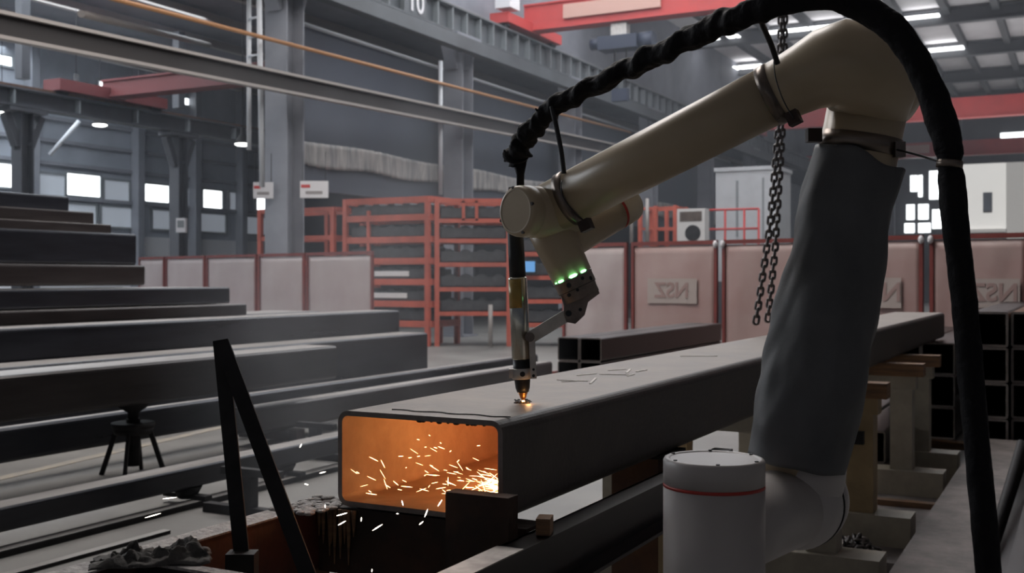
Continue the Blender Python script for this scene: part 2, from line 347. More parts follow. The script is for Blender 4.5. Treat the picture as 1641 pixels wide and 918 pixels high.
# ---------------------------------------------------------------- columns, girders, cranes
HW = 0.48
def column(b, a, w, h, m, label, group=None, corbel=True, top=None):
    t = thing('steel_column', label, 'column', AB(a, b, 0), RZ, group)
    mb = MB(); mb.box(-w/2, w/2, -w/2, -w/2+.03, 0, h); mb.box(-w/2, w/2, w/2-.03, w/2, 0, h); mb.box(-.015, .015, -w/2+.03, w/2-.03, 0, h)
    mb.box(-w/2, -w/2+.02, -w/2+.03, w/2-.03, 0, h) if w > .4 else None
    mb.build('shaft', m, t)
    MB().box(-w/2-.08, w/2+.08, -w/2-.08, w/2+.08, 0, .04).build('base_plate', m, t)
    if corbel:
        c = MB(); c.box(-w/2-.05, w/2+.05, -w/2-.3, w/2+.3, h-.08, h); c.bar((0, -w/2, h-.75), (0, -w/2-.26, h-.12), w*.6, .14); c.bar((0, w/2, h-.75), (0, w/2+.26, h-.12), w*.6, .14)
        c.build('corbel', m, t)
    if top: MB().box(-w/3, w/3, -w/3, w/3, h+.6, top).build('upper_shaft', m, t)
    return t
cl = ['grey steel column behind the left end of the orange rack, white sign on its right', 'grey steel column rising behind the tall orange rack', 'grey steel column behind the black hose, third along the girder']
for i in range(6):
    lab = cl[i] if i < 3 else 'grey steel column far along the numbered girder'
    column(-12.4, 15.19+6*i, HW, 6.67, 'column', lab, 'columns under the numbered crane girder')
for i, lab in enumerate(['dark steel column at the far left, above the stepped pile of beams', 'dark steel column with a white box on it, left of the hanging signs']):
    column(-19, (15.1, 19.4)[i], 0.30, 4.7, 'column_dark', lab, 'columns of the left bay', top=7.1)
def girder(name, label, b, z0, z1, a0, a1, m, ribs, rail):
    t = thing(name, label, 'crane girder', AB(0, b, 0), RZ)
    MB().ibeam(0.34, z1-z0, 0.04, 0.02, a0, a1, z=z0).build('beam', m, t)
    MB().box(-.04, .04, a0, a1, z1, z1+.07).build('rail', rail, t)
    n = int((a1-a0)/ribs)
    proto = None
    for i in range(min(n, 95)):
        y = a0+ribs*(i+.5)
        if proto is None:
            proto = MB().box(.012, .15, -.02, .02, z0+.05, z1-.05).build('stiffener', 'girder_rib' if name == 'runway_girder' else m, t, loc=(0, y, 0))
        else:
            c = proto.copy(); COL.objects.link(c); c.parent = t; c.location = (0, y, 0)
    return t
g1 = girder('runway_girder', 'long grey ribbed crane girder marked 10, descending from the top centre', -12.4, 6.67, 7.26, 8, 60, 'girder', 0.62, 'pipe')
def text(body, size, m, parent, loc, rot, name='lettering', ex=0.002, mirror=False, bold=0.0):
    c = bpy.data.curves.new(name, 'FONT'); c.body = body; c.size = size; c.extrude = ex; c.align_x = 'CENTER'; c.align_y = 'CENTER'; c.offset = bold
    tmp = bpy.data.objects.new('tmp_text', c); COL.objects.link(tmp)
    me = bpy.data.meshes.new_from_object(tmp.evaluated_get(bpy.context.evaluated_depsgraph_get()))
    bpy.data.objects.remove(tmp); me.name = name; me.materials.clear(); me.materials.append(M[m])
    if mirror:
        me.transform(Matrix.Diagonal((-1, 1, 1, 1))); me.flip_normals()
    o = bpy.data.objects.new(name, me); COL.objects.link(o); o.parent = parent; o.location = loc; o.rotation_euler = rot
    return o
# number on the girder's near face: find a where the sight line of px 670 meets b=-12.4
def a_at(px, b):
    r = (px-CX)/F; D = b/(r*0.8866-0.4625); return (r*0.4625+0.8866)*D
MB().box(.165, .17, -.42, .42, -.27, .27).build('number_plate', 'girder', g1, loc=(0, a_at(668, -12.2), 6.97))
text('10', 0.62, 'sign', g1, (.19, a_at(668, -12.2), 6.96), (math.pi/2, 0, math.pi/2), 'number', bold=0.01)
g2 = girder('runway_girder', 'dark crane girder across the left bay under a red crane', -19, 4.72, 5.1, 6, 60, 'column_dark', 1.6, 'rust_brown')
def lin(name, label, cat, p, q, r, m, group=None):
    p = Vector(p); q = Vector(q)
    o = MB().cyl(Vector((0, 0, 0)), q-p, r, seg=12).build(name, m, loc=p); return tag(o, label, cat, group)
# small crane rail beam: light flanges, dark web, running in front of the columns
p = W(-60, 28, 12.9); q = W(985, 240, 32)
t = thing('rail_beam', 'slim beam with two pale flanges crossing the upper left in front of the columns', 'beam', p)
d = (q-p); up = Z
off = Z*0.15
MB().bar(off, d+off, .14, .045).build('flange', 'pipe', t)
MB().bar(-off, d-off, .14, .045).build('flange', 'pipe', t)
MB().bar(Vector((0, 0, 0)), d, .02, .26).build('web', 'web', t)
lin('orange_pipe', 'thin orange brown pipe sloping down from the top left past two columns', 'pipe', W(150, -10, 14.9), W(1010, 212, 33), 0.035, 'pipe_orange')
lin('service_pipe', 'grey pipe parallel to the left roof, above the orange pipe', 'pipe', W(130, 22, 17), W(335, 72, 25), 0.06, 'pipe')
o = MB().box(-.12, .12, 12, 48, 6.22, 6.5).build('tie_beam', 'girder', loc=AB(0, -11.98, 0), rot=RZ); tag(o, 'grey square tie beam running just under the numbered girder', 'beam')
lin('downpipe', 'white vertical pipe in front of the hanging partition, left of the second column', 'pipe', W(706, 98, 23.2), W(706, 312, 23.2), 0.045, 'pipe_light')
lin('downpipe', 'white vertical pipe at the top left, left one of two beside the first column', 'pipe', W(399, -20, 18.4), W(399, 240, 18.4), 0.04, 'pipe_light')
lin('downpipe', 'white vertical pipe at the top left, right one of two beside the first column', 'pipe', W(415, -20, 18.2), W(420, 300, 18.2), 0.045, 'pipe_light')
lin('roof_brace', 'white diagonal brace under the left crane girder', 'brace', W(80, 248, 26), W(127, 194, 26), 0.05, 'pipe_light')
for y, n_ in ((30, 'topmost'), (60, 'second'), (90, 'third'), (136, 'lowest')): lin('pipe_bracket', '%s rung joining the two white pipes near the first column' % n_, 'bracket', W(399, y, 18.35), W(417, y-3, 18.2), 0.02, 'pipe_light', 'rungs between the white pipes')

def crane(label, a, b0, b1, z, h, m, trolley=True, w=.45, panel=None):
    t = thing('bridge_crane', label, 'overhead crane', AB(a, b0, z), RZ)
    L = b1-b0
    mb = MB(); mb.box(0, L, -w/2, w/2, .12, .16); mb.box(0, L, -w/2, w/2, h-.04, h); mb.box(.0, L, -w/2+.05, w/2-.05, .16, h-.04)
    mb.build('girder', m, t)
    e = MB(); e.box(-.25, .25, -1.5, 1.5, -.02+.1, .32); e.bevel(.02); e.build('end_carriage', m, t)
    for y in (-1.3, 1.3): MB().cyl((-.12, y, .12), (.12, y, .12), .15).build('wheel', 'black_steel', t)
    if panel:
        MB().box(panel[0], panel[1], -w/2-.03, -w/2+.02, .32, h-.12).build('panel', 'crane_pale', t)
    return t
c1 = crane('large red bridge crane crossing the top centre, resting on the numbered girder', 24.6, -12.4, 12, 7.3, .78, 'crane_red', panel=(1.1, 3.6))
MB().box(-.05, .35, -1.6, -1.1, .4, .75).build('motor_box', 'sign', c1)
crane('dark red bridge crane in the left bay, behind the slim rail beam', 17.3, -19, -13.3, 5.1, .5, 'crane_dull')
crane('distant red bridge crane behind the robot elbow, higher of the two at right', 45.5, -12.4, 16, 7.3, .9, 'crane_red')
crane('distant red bridge crane behind the robot elbow, lower of the two at right', 57.5, -12.4, 16, 7.1, .85, 'crane_red', panel=(4.2, 5.6))
h = thing('hoist', 'dark navy chain hoist hanging under the large red crane', 'hoist', AB(24.6, -9.9, 7.38), RZ)
MB().box(-.5, .5, -.25, .25, -.62, -.3).bevel(.05).build('body', 'hoist', h)
MB().cyl((.5, 0, -.45), (.85, 0, -.45), .2).build('motor', 'hoist', h)
MB().cyl((-.75, 0, -.42), (-.5, 0, -.42), .14).build('gearbox', 'hoist', h)
MB().box(-.2, .2, -.12, .12, -.3, 0).build('trolley', 'alu', h)
for x in (-.15, .15): MB().cyl((x, 0, -1.6), (x, 0, -.6), .015, seg=8).build('rope', 'black_steel', h)
MB().box(-.2, .2, -.08, .08, -1.85, -1.55).bevel(.03).build('hook_block', 'hoist', h)

def lamp(px, py, D, label, r=.2, top=7.15):
    p = W(px, py, D); t = thing('bay_lamp', label, 'lamp', p, 0, 'high bay lamps')
    MB().loft_straight(Vector((0, 0, .02)), Z, [(0, r*1.05), (.04, r), (.16, r*.55), (.2, r*.3), (.34, r*.28)], 24).build('shade', 'black_steel', t)
    MB().loft_straight(Vector((0, 0, -.02)), Z, [(0, r*.7), (.02, r*.98), (.04, r)], 24).build('diffuser', 'lamp', t)
    MB().cyl((0, 0, .3), (0, 0, top-p.z), .009, seg=8).build('pendant_rod', 'black_steel', t)
lamp(122, 145, 24, 'bright oval ceiling lamp above the dark left girder', .19)
lamp(3, 182, 24, 'bright oval lamp cut by the left edge of the picture', .19)
lamp(160, 201, 27, 'bright lamp under the left girder, right of the white diagonal brace', .17)
lamp(389, 232, 23, 'bright lamp just left of the first grey column', .16)
lamp(716, 0, 27, 'bright lamp at the top edge beside the girder number', .28, 10)

# gathered plastic sheet under the partition
def strip():
    mb = MB(); bm = mb.bm; n = 400; rows = 6; vs = []
    for i in range(n+1):
        a = 15.4+30*i/n; col = []
        for j in range(rows+1):
            f = j/rows
            x = -12.88+.035*math.sin(a*23+2*math.sin(a*3.1))*(.4+.6*f)+.02*math.sin(a*61+f*2)
            col.append(bm.verts.new((x, a, 3.86-.45*f-.03*math.sin(a*2.3)*f+.025*math.sin(a*1.4+1)*(1-f))))
        vs.append(col)
    for i in range(n):
        for j in range(rows):
            f = bm.faces.new((vs[i][j], vs[i][j+1], vs[i+1][j+1], vs[i+1][j])); f.smooth = True
    o = mb.build('plastic_sheet', 'plastic_strip', rot=RZ)
    sm = o.modifiers.new('thickness', 'SOLIDIFY'); sm.thickness = .006
    return tag(o, 'long strip of gathered grey plastic hung along the foot of the blue grey partition', 'plastic sheet')
strip()

# hanging signs
def sign(px0, px1, py0, py1, D, label):
    c = W((px0+px1)/2, (py0+py1)/2, D); ww = (px1-px0)/F*D; hh = (py1-py0)/F*D
    t = thing('hanging_sign', label, 'sign', c, 0)
    MB().box(-ww/2, ww/2, -.015, .015, -hh/2, hh/2).bevel(.004).build('board', 'sign', t)
    MB().box(-ww*.46, -ww*.14, -.02, -.014, hh*.1, hh*.28).build('red_mark', 'sign_red', t)
    MB().box(-ww*.3, ww*.3, -.02, -.014, -hh*.28, -hh*.1).build('grey_mark', 'sign_grey', t)
    for s in (-1, 1): MB().cyl((s*ww*.4, 0, hh/2), (s*ww*.4, 0, hh/2+.5), .006, seg=6).build('wire', 'black_steel', t)
sign(481, 526, 290, 317, 18.6, 'white hanging sign with a red mark, right of the first grey column')
sign(406, 438, 292, 318, 18.93, 'white hanging sign partly before the first grey column, above the pale fence')
t = thing('meter_box', 'small white box fixed to the dark left bay column', 'box', W(291, 361, 23.0)-Z*.15, 0)
MB().box(-.1, .1, -.06, .06, 0, .3).bevel(.01).build('case', 'sign', t); MB().box(-.07, .07, -.065, -.058, .1, .25).build('lid', 'girder_rib', t)

# ---------------------------------------------------------------- orange racks
def rack(label, loc, rot, width, depth, height, levels, posts, group='orange storage racks', beam=.075):
    t = thing('storage_rack', label, 'rack', loc, rot, group)
    for x in posts:
        for y in (0, depth): MB().box(x-.045, x+.045, y-.045, y+.045, 0, height).build('post', 'red', t)
    for z in levels:
        mb = MB(); mb.box(0, width, -.03, .03, z-beam/2, z+beam/2); mb.box(0, width, depth-.03, depth+.03, z-beam/2, z+beam/2)
        mb.box(-.03, .03, 0, depth, z-beam/2, z+beam/2); mb.box(width-.03, width+.03, 0, depth, z-beam/2, z+beam/2)
        mb.build('shelf_beam', 'red', t)
    return t
# tall rack whose near corner post stands at px 690
aR, bR = 17.7, -10.98
lv = [2.83-.045, 2.45, 2.03, 1.62, 1.22, .80, .42]
r1 = rack('tall orange rack with seven long tiers, left of its shared corner post', AB(aR, bR-1.95, 0), RZ, 1.95, 1.1, 2.84, lv, (0.0, 1.9), beam=.12)
for x in (.55,):
    MB().box(x-.03, x+.03, -.03, .03, 1.62, 2.6).build('divider', 'red', r1)
def load(loc, rot, w_, h_, d_, label, mt='bin', tg=None, n=3, cat='parts'):
    t = thing('parts_tray', label, cat, loc, rot, 'dark parts stored in the orange racks')
    mb = MB(); mb.box(0, w_, 0, d_, 0, .02); mb.box(0, w_, 0, .015, 0, h_); mb.box(0, w_, d_-.015, d_, 0, h_); mb.box(0, .015, 0, d_, 0, h_); mb.box(w_-.015, w_, 0, d_, 0, h_)
    mb.build('tray', mt, t)
    for i in range(n):
        x = w_*(i+.5)/n; MB().cyl((x, .08, h_*.6), (x, d_-.08, h_*.6), min(w_/n*.42, h_*.7), seg=14).build('part', mt, t)
    if tg: MB().box(tg[0], tg[1], -.015, -.002, h_*.25, h_*.8).build('label', 'label_white', t)
names = ['second', 'third', 'fourth', 'fifth', 'sixth', 'lowest']
for i, z in enumerate(lv[1:]):
    tg = {2: None, 3: (.55, 1.35), 4: (.4, 1.3)}.get(i)
    load(AB(aR+.06, bR-1.85, z+.065), RZ, 1.75, .18, .9, 'dark parts tray on the %s tier of the tall left rack%s' % (names[i], ', white label' if tg else ''), tg=tg, n=5)
r2 = rack('low left end of the orange racks beside the first grey column', AB(aR, bR-4.1, 0), RZ, 1.9, 1.0, 2.7, [2.66, 2.1, 1.6, .5], (0.0, .95, 1.85), beam=.09)
r3 = rack('orange rack right of the shared corner post, behind the torch', Vector((-1.42, 20.85, 0)), 0, 1.42, 1.0, 2.80, [2.76, 2.38, 2.0, 1.55, 1.08, .62], (0.0, 1.36), beam=.08)
for x in (.5, .75): MB().box(x-.03, x+.03, -.03, .03, 2.38, 2.76).build('divider', 'red', r3)
for i, z in enumerate([2.38, 2.0, 1.55, 1.08, .62]):
    load(Vector((-1.36, 20.9, z+.045)), 0, 1.25, .2, .8, 'dark parts tray on the %s tier of the rack behind the torch' % names[i if i < 4 else 5], n=4)
r4 = rack('orange rack between the torch and the wrist of the robot', Vector((.13, 20.9, 0)), 0, 1.5, 1.0, 2.72, [2.68, 2.2, 1.75, 1.3, .85, .4], (0.0, 1.45), beam=.08)
for i, z in enumerate([2.2, 1.75, 1.3, .85, .4]):
    load(Vector((.2, 20.95, z+.045)), 0, 1.3, .22, .8, 'dark parts tray on the %s tier of the rack behind the robot wrist' % names[i if i < 4 else 5], n=4)
t = thing('control_screen', 'small blue display on the rack just right of the torch', 'screen', W(848, 428, 20.7)-Z*.1, 0)
MB().box(-.14, .14, 0, .08, -.02, .24).bevel(.01).build('case', 'black', t); MB().box(-.11, .11, -.008, 0, .01, .21).build('display', 'screen', t)
lin('guard_post', 'pale steel post standing in front of the rack, left of the torch', 'post', W(786, 556, 20.2), W(786, 488, 20.2), 0.04, 'pipe')

# ---------------------------------------------------------------- welding fences
def fence(pts_px, P0, P1, ztop, zbot, mt, lab, group, double=(), logos=()):
    """posts at sight lines px along the straight line P0-P1 (ground points)."""
    d = (P1-P0)
    def at(px):
        r = (px-CX)/F; s = (P0.x-r*P0.y)/(r*d.y-d.x); return P0+d*s
    pos = [at(px) for px in pts_px]; ang = math.atan2(d.y, d.x)
    for i in range(len(pos)-1):
        p, q = pos[i], pos[i+1]; L = (q-p).length
        t = thing('welding_screen', lab[i], 'screen', p, ang, group)
        fr = MB()
        fr.box(.035, .075, -.02, .02, .05, ztop); fr.box(L-.075, L-.035, -.02, .02, .05, ztop); fr.box(.075, L-.075, -.02, .02, ztop-.05, ztop); fr.box(.075, L-.075, -.02, .02, zbot-.04, zbot)
        fr.build('frame', 'fence_frame', t)
        for x in (.06, L-.06): MB().box(x-.03, x+.03, -.25, .25, 0, .05).build('foot', 'fence_frame', t)
        mb = MB(); bm = mb.bm; nx, nz = 22, 16; g = []
        x0, x1, z0, z1 = .08, L-.08, zbot, ztop-.06
        for a in range(nx+1):
            row = []
            for b in range(nz+1):
                u, v = a/nx, b/nz
                e = min(u, 1-u, v, 1-v)*6; e = min(1, e)
                y = .03*noise.noise(Vector((u*3+i*7, v*2, i*3.3)))*e
                row.append(bm.verts.new((x0+(x1-x0)*u, y, z0+(z1-z0)*v)))
            g.append(row)
        for a in range(nx):
            for b in range(nz):
                f = bm.faces.new((g[a][b], g[a+1][b], g[a+1][b+1], g[a][b+1])); f.smooth = True
        c = mb.build('curtain', mt[i] if isinstance(mt, (list, tuple)) else mt, t)
        sm = c.modifiers.new('thickness', 'SOLIDIFY'); sm.thickness = .004
        if i in double:
            for s in (-.05, .05): MB().ball((s if i else s, -.03, ztop-.05), .03, sz=1.5).build('hook', 'sign', t)
        for (ii, px0, px1, z0_, z1_) in logos:
            if ii == i:
                a0 = (at(px0)-p).length; a1 = (at(px1)-p).length
                lg = MB().box(a0, a1, -.034, -.03, z0_, z1_).build('logo_panel', 'logo_ground', t)
                tx = text('NSZ', (z1_-z0_)*.85, 'logo_ink', t, ((a0+a1)/2, -.038, (z0_+z1_)/2), (math.pi/2, 0, 0), 'logo_lettering', mirror=True, bold=.006)
    return pos
P0 = Vector((-7.34, 21.9, 0)); P1 = Vector((-2.1, 16.8, 0))
lab = ['pale pink screen panel partly behind the stepped beams, first from the left', 'pale pink screen panel, second from the left end of the left fence', 'pale pink screen panel, third from the left in the left fence', 'pale screen panel in the left fence, next to its right end', 'grey creased screen panel at the right end of the left fence']
fence((222, 265, 330, 413, 490, 600), P0, P1, 1.71, .12, ['curtain_pale']*5, lab, 'left welding screens')
P0 = Vector((0.91, 14.7, 0)); P1 = Vector((5.17, 11.1, 0))
lab = ['pale screen panel behind the torch bracket, left end of the right fence', 'pink screen panel with a faded square logo, left of the double post', 'pink screen panel behind the hanging chains', 'pink screen panel partly hidden by the grey robot sleeve', 'pink screen panel with a mirrored logo, right of the thick black hose']
zt = lambda py, D: EYE+(HY-py)/F*D
fence((899, 1009, 1154, 1312, 1485, 1655), P0, P1, 1.757, .12, ['curtain_pale', 'curtain', 'curtain', 'curtain', 'curtain'], lab, 'right welding screens', double=(2, 4),
      logos=((1, 1040, 1119, .98, 1.29), (3, 1372, 1446, .97, 1.30), (4, 1553, 1636, .99, 1.29)))

# ---------------------------------------------------------------- background right: cabin, air conditioner, guard rail
cb = thing('equipment_cabin', 'pale grey equipment cabin behind the guard rail, left of the chains', 'cabin', AB(aa if False else 28.9, -8.05, 0), RZ)
MB().box(-.82, .82, 0, 1.6, 1.2, 4.16).bevel(.02).build('body', 'cabin', cb)
MB().box(-.86, .86, -.04, 1.64, 4.16, 4.26).build('roof', 'cabin', cb)
MB().box(.45, .50, -.01, .01, 1.6, 3.95).build('door_seam', 'girder_rib', cb); MB().box(-.25, -.2, -.03, .0, 2.4, 3.9).build('cable_conduit', 'girder_rib', cb)
MB().box(-.9, .9, -.1, 1.7, 0, 1.2).build('plinth', 'column_dark', cb)
gr = thing('guard_rail', 'red tube guard rail in front of the pale cabin', 'railing', AB(27.6, -8.5, 1.0), RZ)
for x in (-.3, .28, .78, 1.15): MB().cyl((x, 0, 0), (x, 0, 2.05), .03, seg=10).build('post', 'crane_red', gr)
for z in (1.55, 2.05): MB().cyl((-.55, 0, z), (1.15, 0, z), .03, seg=10).build('rail', 'crane_red', gr)
MB().box(-.6, 1.2, -.1, .3, -1.0, 0.0).build('platform', 'column_dark', gr)
ac = thing('air_conditioner', 'white outdoor air conditioner with a round fan, left of the pale cabin', 'air conditioner', W(1107, 385, 26)+Z*(-.1), RZ)
MB().box(-.34, .34, 0, .35, 0, .85).bevel(.015).build('case', 'white', ac)
MB().cyl((.05, -.012, .27), (.05, .01, .27), .19, seg=32).build('fan_grille', 'black_steel', ac)
MB().box(-.27, .27, -.01, .005, .55, .78).build('vent', 'clamp', ac)
cbt = thing('steel_cabinet', 'dark cabinet carrying the air conditioner behind the right fence', 'cabinet', Vector((ac.location.x, ac.location.y, 0)), RZ)
MB().box(-.5, .5, -.1, .5, 0, ac.location.z).bevel(.01).build('body', 'column_dark', cbt); MB().box(-.45, -.02, -.115, -.1, .1, 1.9).build('door', 'column', cbt); MB().box(.02, .45, -.115, -.1, .1, 1.9).build('door', 'column', cbt)
rk = rack('dark red open rack left of the air conditioner, beyond the right fence', W(1026, 385, 27)-Z*W(1026, 385, 27).z, RZ, .95, .8, 3.05, [2.0, 2.5, 3.0, 1.4, .8], (0, .4, .9), group=None, beam=.05)
for i, (px, lab_) in enumerate(((1012, 'pale vertical pipe behind the robot wrist cap, left'), (1037, 'pale vertical pipe right of the robot wrist cap'), )):
    lin('downpipe', lab_, 'pipe', W(px, 390, 25), W(px, 318, 25), .04, 'pipe')

# ================================================================ STEEL BEAMS AND TUBES
def beam_at(kind, name, label, a1, b_right, z0, z1, w, L, m, group=None, stub=0):
    """far end at a1, right face at b_right, length L towards the camera"""
    h = z1-z0; loc = AB(a1-L, b_right-w/2, z0)
    mb = MB()
    if kind == 'I':
        mb.ibeam(w, h, min(.022, h*.16), .014, 0, L)
        o = mb.build(name, m, loc=loc, rot=RZ)
    else:
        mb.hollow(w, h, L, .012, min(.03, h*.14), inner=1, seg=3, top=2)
        o = mb.build(name, [m, 'tube_black', 'glare_top'], loc=loc, rot=RZ)
    return tag(o, label, 'steel beam', group)
def endD(px, b): r = (px-CX)/F; D = b/(r*.8866-.4625); return (r*.4625+.8866)*D, D
PG = 'stepped pile of steel beams at left'
for (px, b, y0, y1, w_, kind, m, lab) in (
    (540, -5.43, 554, 606, .36, 'T', 'steel_dark2', 'long dark square tube on a screw stand, pale top face, nearest of the left beams'),
    (685, -7.05, 533, 600, .45, 'T', 'steel_dark', 'deep grey blue beam whose end stops just left of the bright floor patch'),
    (640, -7.55, 497, 534, .45, 'T', 'steel_dark', 'long blue grey beam ending in front of the grey creased screen panel'),
    (395, -8.93, 487, 505, .9, 'T', 'steel_dark2', 'thin dark beam under the long straight one, its end before the pale pink screens'),
    (368, -9.05, 460, 486, .9, 'T', 'steel_dark', 'long straight blue black tube at the foot of the stepped pile'),
    (232, -9.3, 425, 457, .9, 'T', 'steel_dark2', 'dark brown beam in the stepped pile, touching the first pink screen'),
    (218, -9.4, 375, 425, .9, 'T', 'steel_dark', 'deepest blue grey beam in the stepped pile, fourth from its top'),
    (178, -9.5, 360, 375, .9, 'T', 'steel_dark2', 'thin brown beam in the stepped pile, third from its top'),
    (150, -9.6, 340, 360, .9, 'T', 'steel_dark2', 'brown beam in the stepped pile, second from its top'),
    (110, -9.7, 315, 340, .9, 'T', 'steel_dark', 'short dark beam topmost on the stepped pile')):
    a1, D = endD(px, b)
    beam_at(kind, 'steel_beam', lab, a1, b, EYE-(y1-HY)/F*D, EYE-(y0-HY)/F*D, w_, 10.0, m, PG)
# lower courses that carry them
for (b, z0, z1, a1, lab) in ((-7.55, .28, .60, 11.3, 'lower dark beam directly under the long blue grey beam'), (-7.6, 0.0, .28, 11.2, 'bottom beam under the blue grey beams, on the floor'), (-8.95, .43, .86, 11.7, 'course of dark steel directly under the stepped pile'), (-8.97, 0.0, .42, 11.8, 'bottom course of steel under the stepped pile')):
    beam_at('T', 'steel_beam', lab, a1, b, z0, z1, .85 if b < -8 else .42, 10.0, 'steel_dark', PG)
beam_at('T', 'steel_beam', 'low packer beam under the deep grey blue beam', endD(680, -7.05)[0]-.1, -7.07, 0.0, .24, .4, 8.0, 'black_steel', PG)
# rails crossing the middle
a1, D = endD(885, -5.64)
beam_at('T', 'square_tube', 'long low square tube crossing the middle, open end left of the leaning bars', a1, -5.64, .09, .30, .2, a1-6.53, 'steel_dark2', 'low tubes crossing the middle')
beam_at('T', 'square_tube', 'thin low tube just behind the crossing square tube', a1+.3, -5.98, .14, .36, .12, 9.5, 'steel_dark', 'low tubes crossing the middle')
for a in (7.0, 9.0, 11.0):
    lab_ = {7.0: 'near', 9.0: 'middle', 11.0: 'far'}[a]
    o = MB().box(-.35, .25, -.05, .05, 0, .09).bevel(.005).build('timber_packer', 'rust_dark', loc=AB(a, -5.8, 0), rot=RZ); tag(o, '%s packer under the two low crossing tubes' % lab_, 'packer', 'packers under the crossing tubes')
# low beam in the left foreground, with its stands
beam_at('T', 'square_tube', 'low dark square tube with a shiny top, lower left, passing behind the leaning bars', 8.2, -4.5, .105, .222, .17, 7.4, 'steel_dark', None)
beam_at('T', 'flat_bar', 'dark bar on the floor below the shiny low tube', 6.3, -4.45, 0.0, .035, .09, 6.0, 'black_steel', None)
beam_at('T', 'flat_bar', 'thin dark bar on the floor at the lower left corner', 4.15, -4.12, 0.0, .02, .05, 3.0, 'black_steel', None)
def low_stand(a, b, label):
    t = thing('roller_stand', label, 'stand', AB(a, b, 0), RZ, 'low stands under the shiny tube')
    MB().cyl((0, 0, .035), (0, 0, .1), .05, .085).build('post', 'black_steel', t)
    MB().box(-.16, .16, -.03, .03, .036, .06).bevel(.006).build('foot', 'black_steel', t)
low_stand(4.75, -4.585, 'low stand under the shiny tube, in front of the screw stand'); low_stand(5.6, -4.585, 'low stand under the shiny tube, left of the leaning bars'); low_stand(6.9, -4.585, 'low stand under the shiny tube, between the leaning bars')
def foot_bar(px, py, D, L, label):
    p = W(px, py, D); p.z = 0
    t = thing('support_trestle', label, 'trestle', p, RZ, 'small black floor trestles')
    MB().box(-L/2, L/2, -.03, .03, 0, .05).bevel(.006).build('foot_bar', 'black_steel', t)
    MB().box(-.035, .035, -.03, .03, .05, .22).build('post', 'black_steel', t)
    MB().box(-L*.3, L*.35, -.025, .025, .22, .26).bevel(.005).build('top_bar', 'black_steel', t)
foot_bar(400, 825, 6.0, .62, 'small black trestle on the floor behind the upright leaning bar')
foot_bar(505, 735, 7.9, .5, 'small black trestle on the floor left of the glowing tube mouth')

# screw stand under the nearest beam
def screw_stand(loc, label):
    t = thing('screw_stand', label, 'stand', loc, RZ+.4, 'screw stands under the left beams')
    MB().loft_straight(Vector((0, 0, .36)), Z, [(0, .03), (.02, .035), (.05, .035), (.085, .09), (.125, .11), (.135, .11)], 24).build('head', 'black_steel', t)
    MB().cyl((0, 0, .06), (0, 0, .37), .045).build('screw_column', 'black_steel', t)
    MB().cyl((0, 0, .31), (0, 0, .345), .135, .14, 28).build('collar', 'black_steel', t)
    MB().cyl((0, 0, .27), (0, 0, .31), .12, .135, 28).build('hub', 'black_steel', t)
    for i in range(4):
        th = math.pi/4*0+i*math.pi/2+.15
        d_ = Vector((math.cos(th), math.sin(th), 0)); e = Vector((-d_.y, d_.x, 0))
        MB().bar(d_*.11+Z*.29, d_*.205+Z*0.0, .03, .02, up=e).build('leg', 'black_steel', t)
p = W(209, 765, 7.1)
aa_, bb_ = ab_of(p); b1z = 0.4895
screw_stand(AB(aa_+.13, -5.58, 0), 'black four legged screw stand carrying the nearest left beam')
screw_stand(AB(aa_-3.2, -5.62, 0), 'black screw stand carrying the left beam beyond the frame edge')

# ---------------------------------------------------------------- the big tube being cut
ZB, ZT = 0.807, 1.013
a0 = 1.942
TB = thing('box_tube', 'large dark rectangular tube being cut, its open end glowing orange with sparks', 'steel tube', AB(a0, -1.034-.2025, ZB), RZ)
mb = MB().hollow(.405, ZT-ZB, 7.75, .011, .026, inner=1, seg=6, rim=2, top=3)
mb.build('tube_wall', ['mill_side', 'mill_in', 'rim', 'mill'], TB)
# ragged slag under the top lip and a cut groove on top
mb = MB()
for i in range(13):
    x = -.02+.205*random.random()**.7; s_ = .0015+.0035*random.random()
    mb.ball((x, .004, ZT-ZB-.0115-.001*random.random()), s_, seg=8, sz=.8, sx=1.8)
mb.build('slag_drips', 'black_steel', TB)
mb = MB()
px_ = None
pts = []
for i in range(26):
    pts.append(Vector((-.10+.0115*i, .055+.006*math.sin(i*.8)+.003*random.random()+.10*math.exp(-(i/5.0)) *0, ZT-ZB+.0012)))
for i in range(25): mb.bar(pts[i], pts[i+1], .0035+.003*random.random(), .002)
mb.build('cut_groove', 'scorch', TB)
# chalk marks
mb = MB()
def top_pt(px, py): D = (EYE-ZT)*F/(py-HY); return W(px, py, D)
for (x0, y0, x1, y1) in ((893, 609, 942, 611), (900, 612, 925, 611), (925, 602, 955, 599), (960, 600, 1012, 601), (975, 594, 1003, 592), (1005, 603, 1016, 600), (1020, 596, 1036, 593), (946, 615, 955, 606), (1004, 598, 1010, 592), (1090, 571, 1150, 571)):
    p0, p1 = top_pt(x0, y0), top_pt(x1, y1); p0.z = p1.z = ZT+.0012
    mb.bar(p0, p1, .007, .0015)
mb.build('chalk_marks', 'chalk', TB, world=True)
mb = MB()
for i in range(22):
    p0 = top_pt(838+random.uniform(-14, 14), 644+random.uniform(-3, 3)); p0.z = ZT+.001
    mb.ball(p0, .002+.004*random.random(), sz=.5, seg=8)
mb.build('molten_crumbs', 'scorch', TB, world=True)

